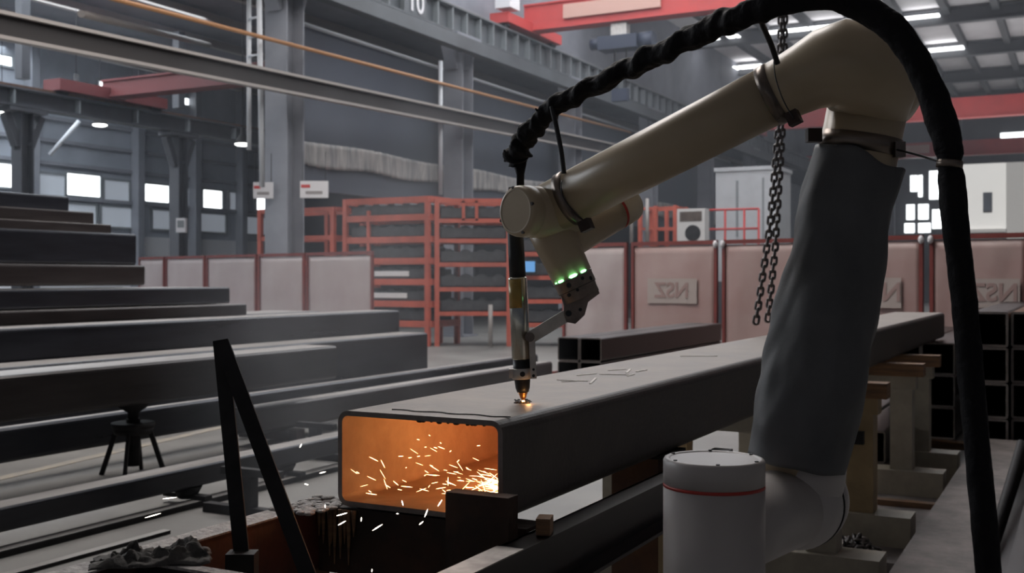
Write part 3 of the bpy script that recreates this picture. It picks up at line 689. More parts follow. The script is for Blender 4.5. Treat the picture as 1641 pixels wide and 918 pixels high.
# jet and sparks
jet = W(838, 640, 2.53); jet.z = ZT-.012
t = thing('plasma_jet', 'white hot cutting jet splashing inside the right corner of the tube mouth', 'cutting jet', Vector((jet.x, jet.y, ZB+.01)), 0)
MB().loft_straight(Vector((0, 0, 0)), Z, [(0, .016), (.02, .008), (.1, .004), (.187, .003)], 14).build('jet_core', 'jet', t)
MB().ball((0, 0, .014), .05, 1.2, 1.2, .2, seg=16).build('splash', 'jet', t)
def lamp_pt(name, loc, e, col, r):
    l = bpy.data.lights.new(name, 'POINT'); l.energy = e; l.color = col; l.shadow_soft_size = r
    o = bpy.data.objects.new(name, l); COL.objects.link(o); o.location = loc; return o
lamp_pt('jet_and_fill_light', AB(2.26, -1.12, .905), 1.35, (1.0, .30, .125), .03)
lamp_pt('jet_and_fill_light', AB(2.52, -1.13, .93), 1.25, (1.0, .31, .13), .04)  # second light added deeper than the jet, to brighten the inner wall
mb = MB(); rs = random.Random(11)
def spark(mb, p, ang, L, r, dz=0):
    d_ = Vector((math.cos(ang), .15*rs.uniform(-1, 1), math.sin(ang))).normalized()
    mb.loft([p-d_*L/2, p-d_*L*.2, p+d_*L*.25, p+d_*L/2], [r*.25, r, r*.9, r*.2], 6, cap=True)
for i in range(120):                                 # inside the tube, streaming left from the jet
    f = min(1, rs.expovariate(3.6))
    px = 802-f*235; py = 792-abs(rs.gauss(0, 1))*(14+34*min(1, f*2.5))*(1-.35*f)
    if py < 715: continue
    Dm = 2.2+(805-px)/265*.186                        # depth of the mouth plane
    D = Dm+rs.uniform(.02, .12)
    p = W(px, py, D)
    if p.z < ZB+.014: p.z = ZB+.014+rs.random()*.012
    L_ = rs.uniform(.004, .026) if f > .12 else rs.uniform(.02, .045)
    spark(mb, p, math.pi+rs.gauss(-.15, .33) if rs.random() < .8 else rs.uniform(0, math.pi), L_, rs.uniform(.0003, .0008))
for i in range(16):
    px = rs.uniform(565, 790); py = 690+rs.random()*100; D = 2.2+(805-px)/265*.186+.05
    p = W(px, py, D); p.z = max(p.z, ZB+.014); spark(mb, p, rs.uniform(-.8, .8), rs.uniform(.003, .008), .0007)
tag(mb.build('spark_spray', 'spark'), 'dense spray of orange sparks streaming left inside the glowing tube mouth', 'sparks', kind='stuff')
SPK = [(245, 826, 28, .28, 'lone white spark at the far lower left'), (272, 798, 24, .13, 'second lone white spark at lower left, above the first'), (482, 714, 7, 1.1, 'tiny white spark left of the tube mouth, highest'), (517, 757, 11, .25, 'thin white spark touching the left edge of the tube mouth'),
       (491, 776, 7, -.2, 'round white spark left of the tube mouth'), (548, 824, 18, .25, 'bright spark below the lower left corner of the tube mouth'), (548, 838, 15, .5, 'bright spark falling past the rusty cross beam, left'),
       (605, 845, 20, .55, 'brightest falling spark below the tube mouth'), (579, 832, 7, 1.5, 'short upright spark below the tube mouth'), (637, 823, 4, 0, 'dot like spark under the tube mouth centre'), (675, 838, 9, .7, 'falling spark left of the dark stop plate'),
       (683, 822, 15, 1.2, 'steep spark above the rusty cross beam'), (521, 811, 6, 1.57, 'short spark at the bottom left corner of the tube mouth'), (645, 806, 9, -1.3, 'short steep spark on the lower lip of the tube'), (596, 914, 5, 1.5, 'tiny spark at the bottom edge of the picture'), (705, 806, 13, 1.0, 'steep spark just left of the stop plate')]
for (px, py, L, ang, lab) in SPK:
    D = 2.08 if px > 440 else 2.3
    mb = MB(); spark(mb, Vector((0, 0, 0)), ang, L*D/F*.95, .0010)
    o = mb.build('spark', 'spark_w', loc=W(px, py, D)); tag(o, lab, 'spark', 'sparks flying out of the tube')

# ---------------------------------------------------------------- cutting table under the tube
def channel(mb, x, y0, y1, z0, z1, w_=.06, t=.008, side=1):
    mb.box(x-(t if side > 0 else 0), x+(0 if side > 0 else t), y0, y1, z0, z1)
    xx = (x-w_, x) if side > 0 else (x, x+w_)
    mb.box(xx[0], xx[1], y0, y1, z1-t, z1); mb.box(xx[0], xx[1], y0, y1, z0, z0+t); return mb
TBL = thing('cutting_table', 'rusty red steel channel table frame carrying the glowing end of the tube', 'table frame', AB(1.9, -1.24, 0), RZ)
channel(MB(), -.25, -1.0, .12, .665, .80, .06, side=1).build('left_channel', 'rust', TBL)
MB().box(-.312, -.25, -1.0, .06, .80, .8035).build('worn_top_edge', 'slag', TBL)
channel(MB(), .27, -1.2, 1.25, .675, .80, .055, side=-1).build('right_channel', 'steel_dark2', TBL)
MB().box(.27, .325, -1.2, -.1, .80, .8025).build('worn_top_edge', 'hot_edge', TBL)
cb_ = MB(); cb_.box(-.27, .26, .04, .052, .66, .803); cb_.box(-.27, .26, .052, .12, .795, .803); cb_.box(-.27, .26, .052, .12, .66, .668)
cb_.build('cross_beam', 'rust_dark', TBL)
mb = MB()
for i in range(60):
    mb.ball((-.31+.11*rs.random(), -.05+.17*rs.random(), .803+.002*rs.random()), .008+.008*rs.random(), sz=.35, seg=8)
mb.build('slag_heap', 'slag', TBL)
mb = MB()
for i in range(9):
    x = -.245+.012*i*rs.uniform(.8, 1.2); L = rs.uniform(.05, .125)
    mb.loft([(x, .036, .80), (x+.002, .034, .80-L*.5), (x, .036, .80-L)], [.006, .004, .001], 8)
mb.build('slag_runs', 'wood', TBL)
MB().box(-.245, .262, -.485, -.465, .70, .797).build('cross_beam', 'steel_dark2', TBL)
MB().box(-.245, .262, -.488, -.462, .797, .802).build('worn_top_edge', 'slag', TBL)
for (x, y) in ((-.28, -.9), (.3, -.9), (-.28, .05), (.3, 1.1)):
    MB().box(x-.03, x+.03, y-.03, y+.03, 0, .665).build('leg', 'rust_brown', TBL)
MB().bar((-.22, .0, .66), (-.16, -.25, .12), .02, .03).build('brace', 'black_steel', TBL)
MB().bar((-.28, .0, .30), (.3, -.02, .30), .03, .03).build('stretcher', 'black_steel', TBL)
# stop plate at the mouth's right corner
t = thing('stop_plate', 'dark burnt steel plate standing before the lower right corner of the tube mouth', 'plate', AB(1.86, -1.04, .68), RZ)
MB().box(-.066, .072, -.02, .02, .0, .203).bevel(.006).build('plate', 'rust_dark', t)
MB().box(-.02, .06, -.03, .05, -.2, .0).bevel(.004).build('bracket', 'rust_brown', t)
o = MB().box(-.014, .014, -.022, .022, 0, .032).bevel(.003).build('timber_block', 'wood', loc=AB(1.93, -.935, .8025), rot=RZ+.3); tag(o, 'small pale timber block on the right channel, under the dark tube side', 'wood block')
# wooden/rusty support column under the tube
t = thing('support_column', 'rusty brown square column under the tube, left of the white robot base', 'support', AB(2.98, -1.13, 0), RZ)
MB().box(-.07, .07, -.065, .065, 0, .795).bevel(.004).build('shaft', 'rust_brown', t)
MB().box(.071, .10, -.067, -.05, 0, .70).build('edge_strip', 'ochre', t)
MB().box(-.09, .10, -.085, .085, .795, .807).build('cap_plate', 'black_steel', t)
MB().box(-.12, .12, -.12, .12, 0, .012).build('base_plate', 'black_steel', t)
# leaning angle bars
t = thing('angle_bracket', 'two dark flat bars meeting at the top like a narrow letter A, left foreground', 'bracket', W(388, 912, 2.08), 0)
def wb(name, p, q, w_, h_, m): 
    return MB().bar(p, q, w_, h_, up=Vector((0, 1, 0))).build(name, m, t, world=True)
wb('upright_bar', W(389, 905, 2.08), W(353, 545, 2.2), .029, .006, 'black_steel')
wb('brace_bar', W(355, 548, 2.19), W(508, 960, 2.0), .030, .006, 'black_steel')
mb = MB(); c = W(388, 898, 2.075); mb.box(c.x-.027, c.x+.027, c.y-.02, c.y+.02, c.z-.03, c.z+.016); mb.build('foot_block', 'black_steel', t, world=True)
mb = MB(); mb.cyl(W(366, 600, 2.165), W(366, 600, 2.185), .006, seg=10); mb.build('bolt', 'clamp_dark', t, world=True)
# rag
def rag():
    mb = MB(); bm = mb.bm; n, m_ = 56, 30; g = []
    for i in range(n+1):
        row = []
        for j in range(m_+1):
            u, v = i/n, j/m_
            x = -.10+.20*u; y = -.045+.09*v
            e = min(1, min(u, 1-u)*5, min(v, 1-v)*4)
            h = .004+e*(.020*abs(noise.noise(Vector((u*6, v*3.5, 1.7))))*1.6+.010*abs(noise.noise(Vector((u*17, v*11, 4))))*1.5+.010*(1-abs(math.sin(u*8+v*5)))**2)
            h *= (.8+.5*u)
            row.append(bm.verts.new((x+.012*noise.noise(Vector((u*6, v*6, 9))), y+.015*noise.noise(Vector((u*5, v*5, 3))), h if e > 0 else .002)))
        g.append(row)
    for i in range(n):
        for j in range(m_):
            f = bm.faces.new((g[i][j], g[i+1][j], g[i+1][j+1], g[i][j+1])); f.smooth = True
    c = W(243, 903, 1.93)
    o = mb.build('crumpled_cloth', 'cloth', loc=Vector((c.x, c.y, .803)), rot=.25)
    sm = o.modifiers.new('thickness', 'SOLIDIFY'); sm.thickness = .003
    tag(o, 'crumpled grey cloth lying on the rusty channel at the lower left', 'cloth')
rag()

# ---------------------------------------------------------------- tubes behind and at right
def tube_rows(b0, z0, n, s, a0_, L, labs, group, m='steel_dark2', t=.01):
    for i in range(n):
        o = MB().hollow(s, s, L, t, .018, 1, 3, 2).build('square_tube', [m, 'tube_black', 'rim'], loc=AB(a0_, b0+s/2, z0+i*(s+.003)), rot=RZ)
        tag(o, labs[i], 'steel tube', group)
for j, side in enumerate(('left', 'right')):
    tube_rows(-3.97+j*.203, 0.0, 4, .197, 8.45, 3.4, ['%s square tube at the bottom of the pair stack right of the torch' % side, '%s square tube, second from the bottom right of the torch' % side, '%s square tube half hidden under the top pair right of the torch' % side, '%s open square tube end on top, right of the torch bracket' % side], 'paired square tubes right of the torch')
rows = ['bottom', 'second', 'third', 'top']
tube_rows(-.735, .05, 4, .25, 8.49, 3.7, ['%s open square tube in the stack at the right edge, first column' % r for r in rows], 'square tubes stacked at the right edge', t=.016)
tube_rows(-.47, .05, 4, .25, 8.55, 3.6, ['%s square tube in the stack at the right edge, beside the first column' % r for r in rows], 'square tubes stacked at the right edge', m='rust_brown', t=.016)
tube_rows(-1.16, .03, 3, .25, 9.25, 3.3, ['%s open square tube seen between the cream post and the hose' % r for r in ('bottom', 'middle', 'top')], 'square tubes under the far end of the long tube', t=.012)
tube_rows(-1.42, .03, 3, .25, 9.3, 3.2, ['%s dark square tube seen left of the double cream post' % r for r in ('bottom', 'middle', 'top')], 'square tubes under the far end of the long tube', t=.012)
o = MB().box(-1.0, 1.0, -.06, .06, 0, .05).build('timber_packer', 'wood', loc=AB(9.0, -.6, 0), rot=RZ); tag(o, 'timber packer under the stacked tubes at the right edge', 'packer')

# deck plate, trestles
DK = .06
o = MB().box(-.15, .15, 0, 5.4, 0, .17).bevel(.006).build('deck_plate', 'deck', loc=AB(3.0, -.52, 0), rot=RZ); tag(o, 'long dusty grey deck plate on the floor at the lower right, behind the hose', 'deck plate')
def trestle(a, label, m='cream', foot=(-.75, .53), left=True):
    t = thing('trestle', label, 'trestle', AB(a, -1.24, 0), RZ, 'painted trestles under the long tube')
    MB().box(foot[0], foot[1], -.10, .08, 0, .20).bevel(.005).build('foot_bar', 'cream', t)
    MB().box(.24, .36, -.06, .06, .20, .66).bevel(.005).build('post', m, t)
    if left: MB().box(-.65, -.55, -.05, .05, .20, .66).bevel(.005).build('post', m, t)
    MB().box(-.66, .38, -.055, .055, .66, .735).bevel(.005).build('top_bar', 'cream' if m == 'cream' else 'ochre', t)
    MB().box(-.3, .42, -.06, .06, .735, .807).bevel(.005).build('timber_pad', 'wood', t)
trestle(4.535, 'cream trestle whose post shows just behind the lower robot joint', m='cream')
trestle(5.39, 'ochre yellow trestle post right of the robot sleeve, under the tube', m='ochre')
trestle(6.68, 'cream trestle with an orange timber pad, in the middle of the three right posts', m='cream')
trestle(7.45, 'cream trestle farthest under the tube, beside the open square tubes', m='cream', foot=(.21, .53), left=False)
o = MB().box(-.5, .5, 0, 1.6, 0, DK).bevel(.004).build('floor_plate', 'deck', loc=AB(5.0, -1.2, 0), rot=RZ+.0); tag(o, 'dusty steel plate on the floor between the trestle feet, under the chain heap', 'steel plate')
for j_, (b_, nm) in enumerate(((-1.26, 'right'), (-1.47, 'middle'), (-1.68, 'left'))):
    for i_, rw in enumerate(('lower', 'upper')):
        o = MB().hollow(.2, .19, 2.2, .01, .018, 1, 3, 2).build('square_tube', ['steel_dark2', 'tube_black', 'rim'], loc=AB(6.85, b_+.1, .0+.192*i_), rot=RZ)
        tag(o, '%s %s square tube in the dark low stack behind the ochre post' % (nm, rw), 'steel tube', 'low stack under the long tube')
# timber strip, chain heap, clamp
o = MB().box(-.3, .3, -.03, .03, 0, .09).bevel(.005).build('timber_strip', 'wood', loc=AB(6.28, -.98, 0), rot=RZ); tag(o, 'brown timber strip lying on the deck before the cream trestle foot', 'wood strip')
t = thing('bar_clamp', 'short black bar sticking out across the ochre trestle post', 'clamp', AB(5.30, -1.0, .40), RZ)
MB().box(-.25, .09, -.06, -.02, .13, .19).bevel(.01).build('bar', 'black_steel', t); MB().box(-.05, .02, -.065, -.015, .09, .13).build('jaw', 'black_steel', t)
# parallel dark profiles at the lower right edge
for i, (b, z, lab) in enumerate(((-.28, .0, 'dark steel profile on the floor, right of the deck plate'), (-.12, .0, 'second dark steel profile right of the deck plate'), (.04, .0, 'third dark steel profile at the lower right edge'), (-.2, .125, 'dark steel profile lying on top of the two beside the deck plate'))):
    o = MB().ibeam(.11, .12, .012, .01, 0, 5.0).build('steel_profile', 'steel_dark2', loc=AB(3.2+.2*i, b, z), rot=RZ); tag(o, lab, 'steel beam', 'dark profiles at the lower right')
lin('leaning_bar', 'dark bar leaning along the right edge of the deck plate', 'bar', AB(4.6, -.36, .13), AB(6.9, -.33, .36), .02, 'black_steel')

def link_mesh(name, L, Wd, r):
    mb = MB(); pts = []; n = 20
    for i in range(n):
        th = 2*math.pi*i/n; x = math.cos(th)*(Wd/2-r); z = math.sin(th)*(Wd/2-r); z += (L/2-Wd/2)*(1 if math.sin(th) > 0 else -1 if math.sin(th) < 0 else 0)
        pts.append(Vector((x, 0, z)))
    bm = mb.bm; rings = []
    for i in range(n):
        t_ = (pts[(i+1) % n]-pts[i-1]).normalized(); u = Vector((0, 1, 0)); v = t_.cross(u)
        rings.append([bm.verts.new(pts[i]+(u*math.cos(2*math.pi*k_/8)+v*math.sin(2*math.pi*k_/8))*r) for k_ in range(8)])
    for i in range(n):
        for k_ in range(8):
            f = bm.faces.new((rings[i][k_], rings[i][(k_+1) % 8], rings[(i+1) % n][(k_+1) % 8], rings[(i+1) % n][k_])); f.smooth = True
    bmesh.ops.recalc_face_normals(bm, faces=bm.faces)
    me = bpy.data.meshes.new(name); bm.to_mesh(me); bm.free(); me.materials.append(M['chain']); return me
LM = link_mesh('link', .060, .040, .0068)
def chain_of(label, pts, group):
    t = thing('hanging_chain', label, 'chain', pts[0], 0, group)
    seg = [(pts[i], pts[i+1], (pts[i+1]-pts[i]).length) for i in range(len(pts)-1)]; tot = sum(s_[2] for s_ in seg); pitch = .0365; n = int(tot/pitch)
    for i in range(min(n, 98)):
        d_ = i*pitch
        for p_, q_, L_ in seg:
            if d_ <= L_: break
            d_ -= L_
        pos = p_+(q_-p_)*(d_/L_); dr = (q_-p_).normalized()
        o = bpy.data.objects.new('link', LM); COL.objects.link(o); o.parent = t; o.location = pos-pts[0]
        o.rotation_euler = (dr.to_track_quat('Z', 'Y').to_matrix() @ Matrix.Rotation(math.radians(20 if i % 2 else 108), 3, 'Z')).to_euler()
chain_of('steel lifting chain hanging behind the forearm, left strand', [W(1254, -60, 5.6), W(1248, 200, 5.6), W(1234, 360, 5.6), W(1209, 533, 5.6)], 'lifting chains')
chain_of('steel lifting chain hanging behind the forearm, right strand', [W(1259, -60, 5.65), W(1254, 200, 5.65), W(1242, 400, 5.65), W(1229, 528, 5.65)], 'lifting chains')
t = thing('chain_heap', 'small heap of shiny chain lying on the deck behind the lower robot joint', 'chain', Vector((W(1367, 862, 5.0).x, 5.0, DK)), 0)
for i in range(46):
    o = bpy.data.objects.new('link', LM); COL.objects.link(o); o.parent = t
    th = rs.random()*6.28; rr = .085*math.sqrt(rs.random())
    o.location = (rr*math.cos(th)*1.25, rr*math.sin(th), .014+rs.random()*.07*(1-rr/.1)); o.rotation_euler = (rs.uniform(0, 3), rs.uniform(0, 3), rs.uniform(0, 3))

# ================================================================ ROBOT
J1 = W(1144, 733, 2.0); zJ1 = J1.z
RB = thing('industrial_robot', 'cream jointed robot arm with a grey cloth sleeve, bending over the tube', 'robot', Vector((J1.x, J1.y, 0)), 0)
def rb(mb, name, m): return mb.build(name, m, RB, world=True)
c = Vector((J1.x, J1.y, 0)); r1 = .0915
rb(MB().loft_straight(c+Z*.46, Z, [(0, r1), (zJ1-.46-.052, r1)], 64), 'base_housing', 'robot_white')
rb(MB().loft_straight(c+Z*(zJ1-.052), Z, [(0, r1*1.003), (.006, r1*1.003)], 64), 'red_seal_ring', 'red_ring')
rb(MB().loft_straight(c+Z*(zJ1-.046), Z, [(0, r1), (.041, r1), (.0445, r1-.002), (.046, r1-.005), (.0455, r1-.012), (.044, r1-.013)], 64), 'top_cap', 'robot_white')
for i in range(6):
    th = i*math.pi/3-.62; q = c+Z*(zJ1-.001)+Vector((math.cos(th), math.sin(th), 0))*(r1-.009)
    rb(MB().cyl(q, q+Z*.0025, .0035, seg=10), 'screw', 'seam')
rb(MB().loft_straight(c+Z*.40, Z, [(0, .12), (.03, .12), (.045, .10), (.06, .0915)], 48), 'base_flange', 'robot_white')
# pedestal the robot is bolted to
pd = thing('robot_pedestal', 'grey steel pedestal directly under the white robot base', 'pedestal', c, RZ)
MB().box(-.11, .11, -.11, .11, .02, .385).bevel(.004).build('post', 'column', pd); MB().box(-.17, .17, -.17, .17, .385, .40).build('top_plate', 'column', pd); MB().box(-.25, .25, -.25, .25, 0, .02).build('base_plate', 'column', pd)
# shoulder joint: bulb behind the base, then the upper arm
S = W(1276, 806, 2.24); N = (Vector((S.x, S.y, 0))-c).normalized()
rb(MB().loft([Vector((c.x, c.y, S.z-.01)), Vector((c.x, c.y, S.z-.01))+N*.12, S-N*.01], [.078, .078, .082], 40), 'shoulder_bridge', 'robot_white')
U0 = W(1264, 800, 2.24); U1 = W(1391, 168, 2.22); UD = (U1-U0).normalized()
mb = MB()
mb.ball(S, .0935, 1, 1, 1, seg=40)
rb(mb, 'shoulder_joint', 'robot_white')
rb(MB().loft([S, S+UD*.06, S+UD*.11, S+UD*.2], [.086, .085, .082, .080], 40), 'upper_arm_root', 'robot_white')
V = (S-Vector((0, 0, EYE))).normalized()
NJ = Vector((.50, .866, 0)).normalized()
rb(MB().loft_straight(S+NJ*.0, NJ, [(.015, .0945), (.045, .0948), (.06, .093), (.07, .086), (.074, .06)], 56), 'shoulder_end_cap', 'robot_white')
rb(MB().loft_straight(S+NJ*.0, NJ, [(.011, .0952), (.015, .0952)], 56), 'shoulder_seam', 'seam')
# upper arm tube and sleeve
rb(MB().loft([U0, U0+(U1-U0)*.3, U0+(U1-U0)*.8, U1+UD*.02], [.080, .078, .0775, .0785], 48), 'upper_arm', 'robot')
def sleeve_r(f, th, r):
    base = [(0, .0955), (.08, .0975), (.3, .0965), (.5, .0975), (.7, .092), (.86, .088), (.93, .086), (1, .084)]
    for i in range(len(base)-1):
        if base[i][0] <= f <= base[i+1][0]:
            u = (f-base[i][0])/(base[i+1][0]-base[i][0]); rr = base[i][1]*(1-u)+base[i+1][1]*u; break
    x, y = math.cos(th), math.sin(th)
    n = noise.noise(Vector((x*1.6, y*1.6, f*4+1.3)))*.009+noise.noise(Vector((x*3+f*3, y*3, f*9)))*.005
    fold = .0042*math.sin(3*th+f*11+2*noise.noise(Vector((x, y, f*3))))
    e = min(1, f*9, (1-f)*7)
    return rr+(n+fold)*e
n = 70
pts = [U0+UD*(.075+(.705-.075)*i/(n-1)) for i in range(n)]
# gentle sag so that the sleeve is not a perfect tube
mb = MB(); mb.loft(pts, [.09]*n, 72, cap=False, rf=sleeve_r)
for v in mb.bm.verts:                                # ragged, slanted upper hem
    f = (v.co-pts[0]).dot(UD)/.63
    if f > .86:
        side = (v.co-(pts[0]+UD*(f*.63))).dot(Vector((1, 0, 0)))
        v.co -= UD*((f-.86)/.14)*(side*.22+.006*math.sin(side*60))
        if side > .06: v.co.x += (f-.86)/.14*.010
    if f < .1:
        side = (v.co-pts[0]).dot(Vector((1, 0, 0))); v.co -= UD*(.1-f)/.1*(side*-.02+.0015*math.sin(side*70))
slv = rb(mb, 'sleeve', 'sleeve'); slv['label'] = 'grey cloth sleeve wrapped round the upper arm'
sm = slv.modifiers.new('thickness', 'SOLIDIFY'); sm.thickness = .0025; sm.offset = 1
# seam and pipe clamp at the elbow end
def tilted_band(cc, ax, r, h_, m, name, seg=56):
    return rb(MB().loft_straight(cc-ax*h_/2, ax, [(0, r), (h_, r)], seg), name, m)
tax = (UD+Vector((.0, -.22, 0))).normalized()
cU = U0+(U1-U0)*.902
tilted_band(cU, (UD+Vector((-.03, -.05, 0))).normalized(), .0805, .034, 'clamp', 'pipe_clamp')
cc = W(1304, 217, 2.2); rb(MB().box(cc.x-.014, cc.x+.014, cc.y-.012, cc.y+.012, cc.z-.013, cc.z+.013).bevel(.002), 'clamp_block', 'clamp_dark')
cc = W(1440, 240, 2.16); rb(MB().box(cc.x-.010, cc.x+.010, cc.y-.012, cc.y+.012, cc.z-.015, cc.z+.015).bevel(.002), 'clamp_block', 'clamp')
tilted_band(U0+(U1-U0)*.985, (UD+Vector((-.08, -.12, 0))).normalized(), .0793, .0014, 'seam', 'elbow_seam')
# forearm and elbow casting
E = W(1388, 118, 2.13); F0 = W(1292, 124, 2.19); FW = W(884, 333, 2.46); FD = (F0-FW).normalized()
rb(MB().loft([FW, FW+(F0-FW)*.5, FW+(F0-FW)*.9], [.0585, .060, .0610], 56), 'forearm', 'robot')
NK = U0+(U1-U0)*.985
pE = [FW+(F0-FW)*.885, FW+(F0-FW)*.93, F0, W(1325, 109, 2.168), W(1353, 102, 2.155), W(1380, 108, 2.15), W(1395, 122, 2.165), W(1397, 142, 2.20), NK]
rb(MB().loft(pE, [.0625, .0630, .0680, .0785, .0870, .0905, .0900, .0860, .0800], 64), 'elbow_casting', 'robot')
rb(MB().ball(W(1384, 114, 2.16), .0880, seg=48), 'elbow_joint', 'robot')
rb(MB().loft_straight(W(1396, 130, 2.19), Vector((.45, .89, -.03)).normalized(), [(0, .086), (.08, .086), (.12, .084), (.13, .072), (.132, .05)], 48), 'elbow_end_cap', 'robot')
def band(name, cc, ax, r, h_, m): return rb(MB().loft_straight(cc-ax*h_/2, ax, [(0, r), (h_, r)], 56), name, m)
bc = FW+(F0-FW)*.885; band('forearm_clamp', bc, FD, .0640, .024, 'clamp')
cc = W(1272, 189, 2.12); rb(MB().bar(cc-FD*.012, cc+FD*.012, .026, .026).bevel(.002), 'clamp_block', 'clamp_dark')
bc2 = FW+(F0-FW)*.085; band('forearm_clamp', bc2, FD, .0625, .022, 'clamp')
cc = W(939, 361, 2.37); rb(MB().bar(cc-FD*.013, cc+FD*.013, .022, .024).bevel(.002), 'clamp_block', 'clamp_dark')
# wrist
CA = W(826, 338, 2.395); ax = Vector((.73, .68, 0)).normalized()
rb(MB().loft_straight(CA, ax, [(0.0, .046), (.0, .050), (.004, .0545), (.012, .0565), (.035, .0575), (.0365, .0565), (.038, .0575), (.15, .0575), (.175, .05), (.185, .03)], 56), 'wrist_joint', 'robot')
rb(MB().loft_straight(CA-ax*.001, ax, [(0.004, .0445), (.0, .046), (.001, .049), (.006, .049)], 56), 'wrist_cap_rim', 'robot_cap')
for th in (80, 165, 245, 338):
    th = math.radians(th); e1 = Z; e2 = ax.cross(Z).normalized()
    q = CA+ax*.003+(e1*math.sin(th)-e2*math.cos(th))*.0515
    rb(MB().cyl(q-ax*.003, q+ax*.002, .0038, seg=12), 'cap_screw', 'seam')
rb(MB().loft([FW-FD*.005, FW+FD*.05], [.0575, .0585], 48), 'forearm_end', 'robot')
# second wrist joint, running up to the right behind the forearm
w2a = W(893, 392, 2.50); w2b = W(1006, 325, 2.62); w2 = (w2b-w2a).normalized(); L2 = (w2b-w2a).length
rb(MB().loft_straight(w2a, w2, [(-.03, .03), (-.02, .042), (0, .047), (L2*.78, .047)], 48), 'wrist_joint', 'robot')
rb(MB().loft_straight(w2a, w2, [(L2*.78, .0473), (L2*.81, .0473)], 48), 'red_seal_ring', 'red_ring')
rb(MB().loft_straight(w2a, w2, [(L2*.81, .047), (L2*.99, .047), (L2*1.03, .044), (L2*1.035, .034), (L2*1.0, .032)], 48), 'wrist_end_cap', 'robot_cap')
# third wrist joint down to the tool flange
w3a = W(880, 362, 2.485); w3b = W(917, 443, 2.485); w3 = (w3b-w3a).normalized(); L3 = (w3b-w3a).length
rb(MB().loft([w3a-w3*.01, w3a+w3*L3*.35, w3a+w3*L3*.7, w3b], [.052, .0505, .0475, .0465], 48), 'wrist_joint', 'robot')
rb(MB().loft_straight(w3b, w3, [(0, .0465), (.004, .047), (.005, .0455), (.026, .0455), (.027, .0435), (.034, .0435), (.035, .0425), (.052, .0425)], 48), 'tool_flange', 'alu_dark')
u3 = Vector((-w3.z, 0, w3.x)).normalized(); u3 = u3 if u3.x > 0 else -u3; v3 = Vector((0, -1, 0))
for th, s_ in ((129, 1.0), (90, 1.2), (57, 1.0), (150, .45)):
    th = math.radians(th); q = w3b-w3*.0015+(u3*math.cos(th)+v3*math.sin(th))*.0468
    d_ = (u3*-math.sin(th)+v3*math.cos(th))
    rb(MB().loft([q-d_*.0085*s_, q-d_*.005*s_, q+d_*.005*s_, q+d_*.0085*s_], [.0006, .003*s_, .003*s_, .0006], 10), 'status_light', 'green')
for th, zz, rr in ((112, .014, .0055), (68, .012, .004), (40, .02, .005), (95, .031, .0035), (125, .034, .004)):
    th = math.radians(th); q = w3b+w3*zz+(u3*math.cos(th)+v3*math.sin(th))*.0445
    n_ = (u3*math.cos(th)+v3*math.sin(th)); rb(MB().cyl(q-n_*.003, q+n_*.0015, rr, seg=14), 'flange_hole', 'black')
rb(MB().loft_straight(w3b, w3, [(.0265, .0458), (.0275, .0458)], 48), 'flange_seam', 'seam')
# tool bracket and torch
TC = thing('cutting_torch', 'slim upright cutting torch with an amber band and copper tip, held over the tube', 'torch', W(836, 604, 2.53), 0)
def tc(mb, name, m): return mb.build(name, m, TC, world=True)
def prism(poly, d0, d1):
    mb = MB(); bm = mb.bm
    f0 = [bm.verts.new(W(x, y, d0)) for x, y in poly]; f1 = [bm.verts.new(W(x, y, d0)+Vector((0, d1-d0, 0))) for x, y in poly]
    bm.faces.new(f0); bm.faces.new(f1[::-1])
    for i in range(len(poly)): bm.faces.new((f0[i], f1[i], f1[(i+1) % len(poly)], f0[(i+1) % len(poly)]))
    return mb
tc(prism([(899, 474), (958, 462), (961, 470), (940, 486), (905, 492)], 2.468, 2.50).bevel(.002), 'mounting_foot', 'alu_dark')
tc(prism([(904, 488), (944, 479), (937, 505), (922, 519), (908, 516), (903, 503)], 2.472, 2.496).bevel(.0025), 'mounting_knuckle', 'alu_dark')
tc(MB().cyl(W(930, 496, 2.466), W(930, 496, 2.473), .004, seg=14), 'knuckle_bolt', 'black')
tc(MB().cyl(W(911, 502, 2.465), W(911, 502, 2.47), .007, seg=16), 'knuckle_bolt', 'black')
tc(MB().bar(W(917, 500, 2.49), W(851, 540, 2.51), .028, .010, up=Vector((0, 1, 0))).bevel(.0015), 'bracket_bar', 'alu')
tc(MB().cyl(W(849, 540, 2.485), W(849, 540, 2.52), .011, seg=20), 'pivot_bolt', 'alu_dark')
tc(MB().bar(W(852, 536, 2.515), W(855, 606, 2.515), .014, .022, up=Vector((0, 1, 0))).bevel(.002), 'bracket_plate', 'alu')
tc(MB().cyl(W(855, 592, 2.498), W(855, 592, 2.503), .003, seg=10), 'plate_screw', 'black')
tc(MB().cyl(W(855, 602, 2.498), W(855, 602, 2.503), .0035, seg=10), 'plate_screw', 'black')
ta, tb = W(826, 372, 2.53), W(838, 630, 2.53); tD = (tb-ta).normalized(); at_ = lambda y: W(826+(y-372)*12/258, y, 2.53)
tc(MB().loft([at_(300), at_(335), at_(372), at_(408), at_(445)], [.012, .0165, .0185, .0190, .0190], 28), 'grip', 'black')
tc(MB().loft([at_(444), at_(446), at_(574), at_(576)], [.019, .0215, .0213, .0195], 36), 'barrel', 'torch')
b2 = MB(); b2.loft([at_(447), at_(493)], [.0219, .0219], 36, cap=False)
bmesh.ops.delete(b2.bm, geom=[f for f in b2.bm.faces if f.calc_center_median().x > at_(470).x+.006], context='FACES')
lb = tc(b2, 'amber_label', 'amber'); lb.modifiers.new('thickness', 'SOLIDIFY').thickness = .0006
tc(MB().loft([at_(573), at_(607)], [.0195, .0195], 28), 'lower_sleeve', 'black')
